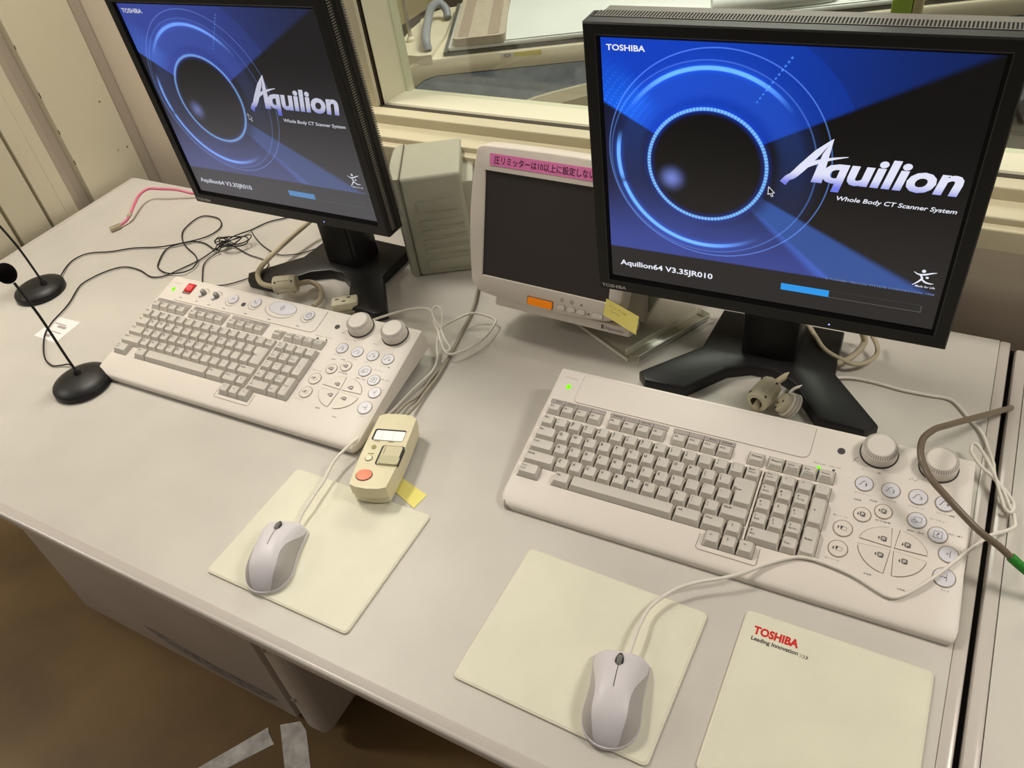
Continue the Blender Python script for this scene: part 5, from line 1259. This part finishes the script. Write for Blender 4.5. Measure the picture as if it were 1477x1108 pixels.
for x in (33, 49, 65.5, 91):
    mb = MB(); w = 6.2 if x < 80 else 8.5
    mb.prism(rrect(x-w-0.6, x+w+0.6, -104.4, -96.8, 3.5, 4), 2.0, 2.25, GREYD, M=VX); mb.prism(rrect(x-w, x+w, -103.9, -97.3, 3.2, 4), 2.1, 3.6, BTNP, bev=0.6, M=VX)
    mmbuild(mb, 'small_button', ds, H)
mb = MB()
flat(mb, circ(77, -101.5, 1.3, 1.3, 10), BLK, M=VX, z=2.2)
for k in range(3): stroke(mb, [(30.5, -87-2*k), (36, -87-2*k)], 0.7, GREYD, M=VX, z=2.2)
put_text(mb, 'O', 46.5, -92.5, 5, 5.4, INK, M=VX, z=2.2); flat(mb, [(63.5, -92), (63.5, -88.5), (67, -90.2)], INK, M=VX, z=2.2)
mmbuild(mb, 'button_symbols', ds, H, smooth=0)
mb = MB(); mb.box(-0.085, 0.125, -0.012, 0.075, 0.0135, 0.105, NEMG, bev=0.008, seg=2); mb.box(-0.07, 0.108, -0.02, 0.03, 0.09, 0.14, NEMG, bev=0.006); mb.build('foot', ds)
for x in (0.128,):
    mb = MB(); mb.box(0.1235, 0.1265, 0.0, 0.06, 0.03, 0.09, GREYD, bev=0.001); mb.build('foot_recess', ds)
# yellow note stuck to the corner of that display
nr = root('sticky_note', DR, 'yellow sticky note with handwriting on the small display corner', 'note')
nq = [(103, -71), (155, -85.5), (154.5, -112), (100.5, -96)]
mb = MB()
def nlerp(u, v):
    a = Vector((*nq[0], 0)).lerp(Vector((*nq[1], 0)), u); b = Vector((*nq[3], 0)).lerp(Vector((*nq[2], 0)), u); p = a.lerp(b, v)
    return (p.x, -4.2-3.0*u*u-2.0*u*v, p.y)
for i in range(6):
    for j in range(4): mb.face([nlerp(i/6, j/4), nlerp((i+1)/6, j/4), nlerp((i+1)/6, (j+1)/4), nlerp(i/6, (j+1)/4)], NOTE)
bmesh.ops.remove_doubles(mb.bm, verts=mb.bm.verts[:], dist=0.01)
bmesh.ops.solidify(mb.bm, geom=mb.bm.faces[:], thickness=0.25)
mmbuild(mb, 'sheet', nr, H, smooth=60)
mb = MB()
random.seed(9)
for ln, (u0, u1, v) in enumerate(((0.12, 0.62, 0.28), (0.12, 0.50, 0.52))):
    u = u0
    while u < u1:
        for k in range(2):
            a = nlerp(u+random.uniform(0, 0.03), v+random.uniform(-0.06, 0.06)); b = nlerp(u+random.uniform(0.01, 0.05), v+random.uniform(-0.06, 0.06))
            q = [(a[0], a[1]-0.5, a[2]), (b[0], b[1]-0.5, b[2]), (b[0], b[1]-0.5, b[2]-0.6), (a[0], a[1]-0.5, a[2]-0.6)]
            mb.face(q, NOTEI)
        u += 0.055
mmbuild(mb, 'handwriting', nr, H, smooth=0)

# ================================================================= CLEAR ACRYLIC STAND under the display
AM = T(1.236, -0.226, 0.0, R(-27))
ac = root('acrylic_stand', AM, 'clear acrylic tray stand under the small display', 'stand')
mb = MB(); mb.prism(rrect(-0.25, 0.0, 0.0, 0.165, 0.012, 5), 0.0015, 0.0065, ACRY, bev=0.0012); mb.build('tray', ac)
for (x0, x1, y0, y1) in ((-0.025, 0.0, 0.004, 0.16), ):
    mb = MB(); mb.prism(rrect(x0, x1, y0, y1, 0.008, 4), 0.0068, 0.0125, ACRY, bev=0.0012); mb.build('side_rail', ac)

AEDGE = mat('acrylic_edge_glint_paint', (226, 224, 212), 0.15, 0.5)  # opaque pale colour paints the glint along the clear edges
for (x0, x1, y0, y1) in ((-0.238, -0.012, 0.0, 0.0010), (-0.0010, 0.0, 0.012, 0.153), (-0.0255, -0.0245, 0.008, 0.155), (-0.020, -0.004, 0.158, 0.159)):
    mb = MB(); mb.box(x0, x1, y0-0.0004, y1, 0.0016, 0.0068 if x1-x0 > 0.1 else 0.0122, AEDGE); mb.build('painted_edge_glint', ac)

# ================================================================= LOOSE CABLES
tc_ = root('coated_cable', T(1.714, -0.15, 0.0), 'taupe cable with green tape arching over the right keyboard', 'cable'); TCM = T(1.714, -0.15, 0.0)
mb = MB(); mb.tube(mm(CAB['brown']), 0.0038, CABBR, n=12, sub=5); mb.build('cable', tc_, PM=TCM, smooth=60)
mb = MB(); mb.tube(mm(CAB['green']), 0.0052, CABGR, n=12, sub=5); mb.build('green_tape', tc_, PM=TCM, smooth=60)
# white usb plug standing behind the right keyboard with cable wound round it
up = root('usb_plug', T(1.462, -0.250, 0.0), 'white plug with wound cable behind the right keyboard', 'plug'); UPM = T(1.462, -0.250, 0.0)
UQ = Matrix.Translation((1.462, -0.250, 0.0215)) @ Vector((-0.75, -0.35, 0.45)).to_track_quat('Z', 'Y').to_matrix().to_4x4()
mb = MB(); mb.lathe([(0.0, -0.006), (0.0115, -0.006), (0.0120, -0.004), (0.0120, 0.008), (0.0105, 0.010), (0.0, 0.010)], FERR, 18, M=UQ @ S3(0.85, 1.25, 1))
for (a, b) in ((0.003, 0.005), (-0.004, -0.005), (0.0, -0.011)): mb.box(a-0.0009, a+0.0009, b-0.0014, b+0.0014, 0.0098, 0.0106, DARKLN, M=UQ)
mb.build('body', up, PM=UPM)
for k in range(3):
    mb = MB(); mb.tube([UQ @ Vector((0.0115*math.cos(2*math.pi*i/16), 0.0168*math.sin(2*math.pi*i/16), -0.0045+0.0045*k-0.005)) for i in range(16)], 0.0021, CABW, n=7, sub=2, closed=True); mb.build('cable_turn', up, PM=UPM, smooth=60)
# flat plug behind the left keyboard
mp_ = root('flat_plug', T(0.735, -0.262, 0.0, R(35)), 'ivory flat plug lying behind the left keyboard knobs', 'plug')
mb = MB(); mb.box(-0.022, 0.022, -0.012, 0.012, 0.012, 0.028, FERR, bev=0.003); mb.build('body', mp_)
for k in range(3):
    mb = MB(); mb.box(-0.020, 0.022, -0.015, 0.013, 0.002+0.0036*k, 0.005+0.0036*k, CABG, bev=0.001); mb.build('cable_turn', mp_)
mb = MB()
for (a, b) in ((-0.012, 0.004), (0.0, -0.004), (0.008, 0.005)): mb.box(a-0.003, a+0.003, b-0.0012, b+0.0012, 0.0279, 0.0284, DARKLN)
mb.build('slot', mp_)
# white bead on the left keyboard's cable
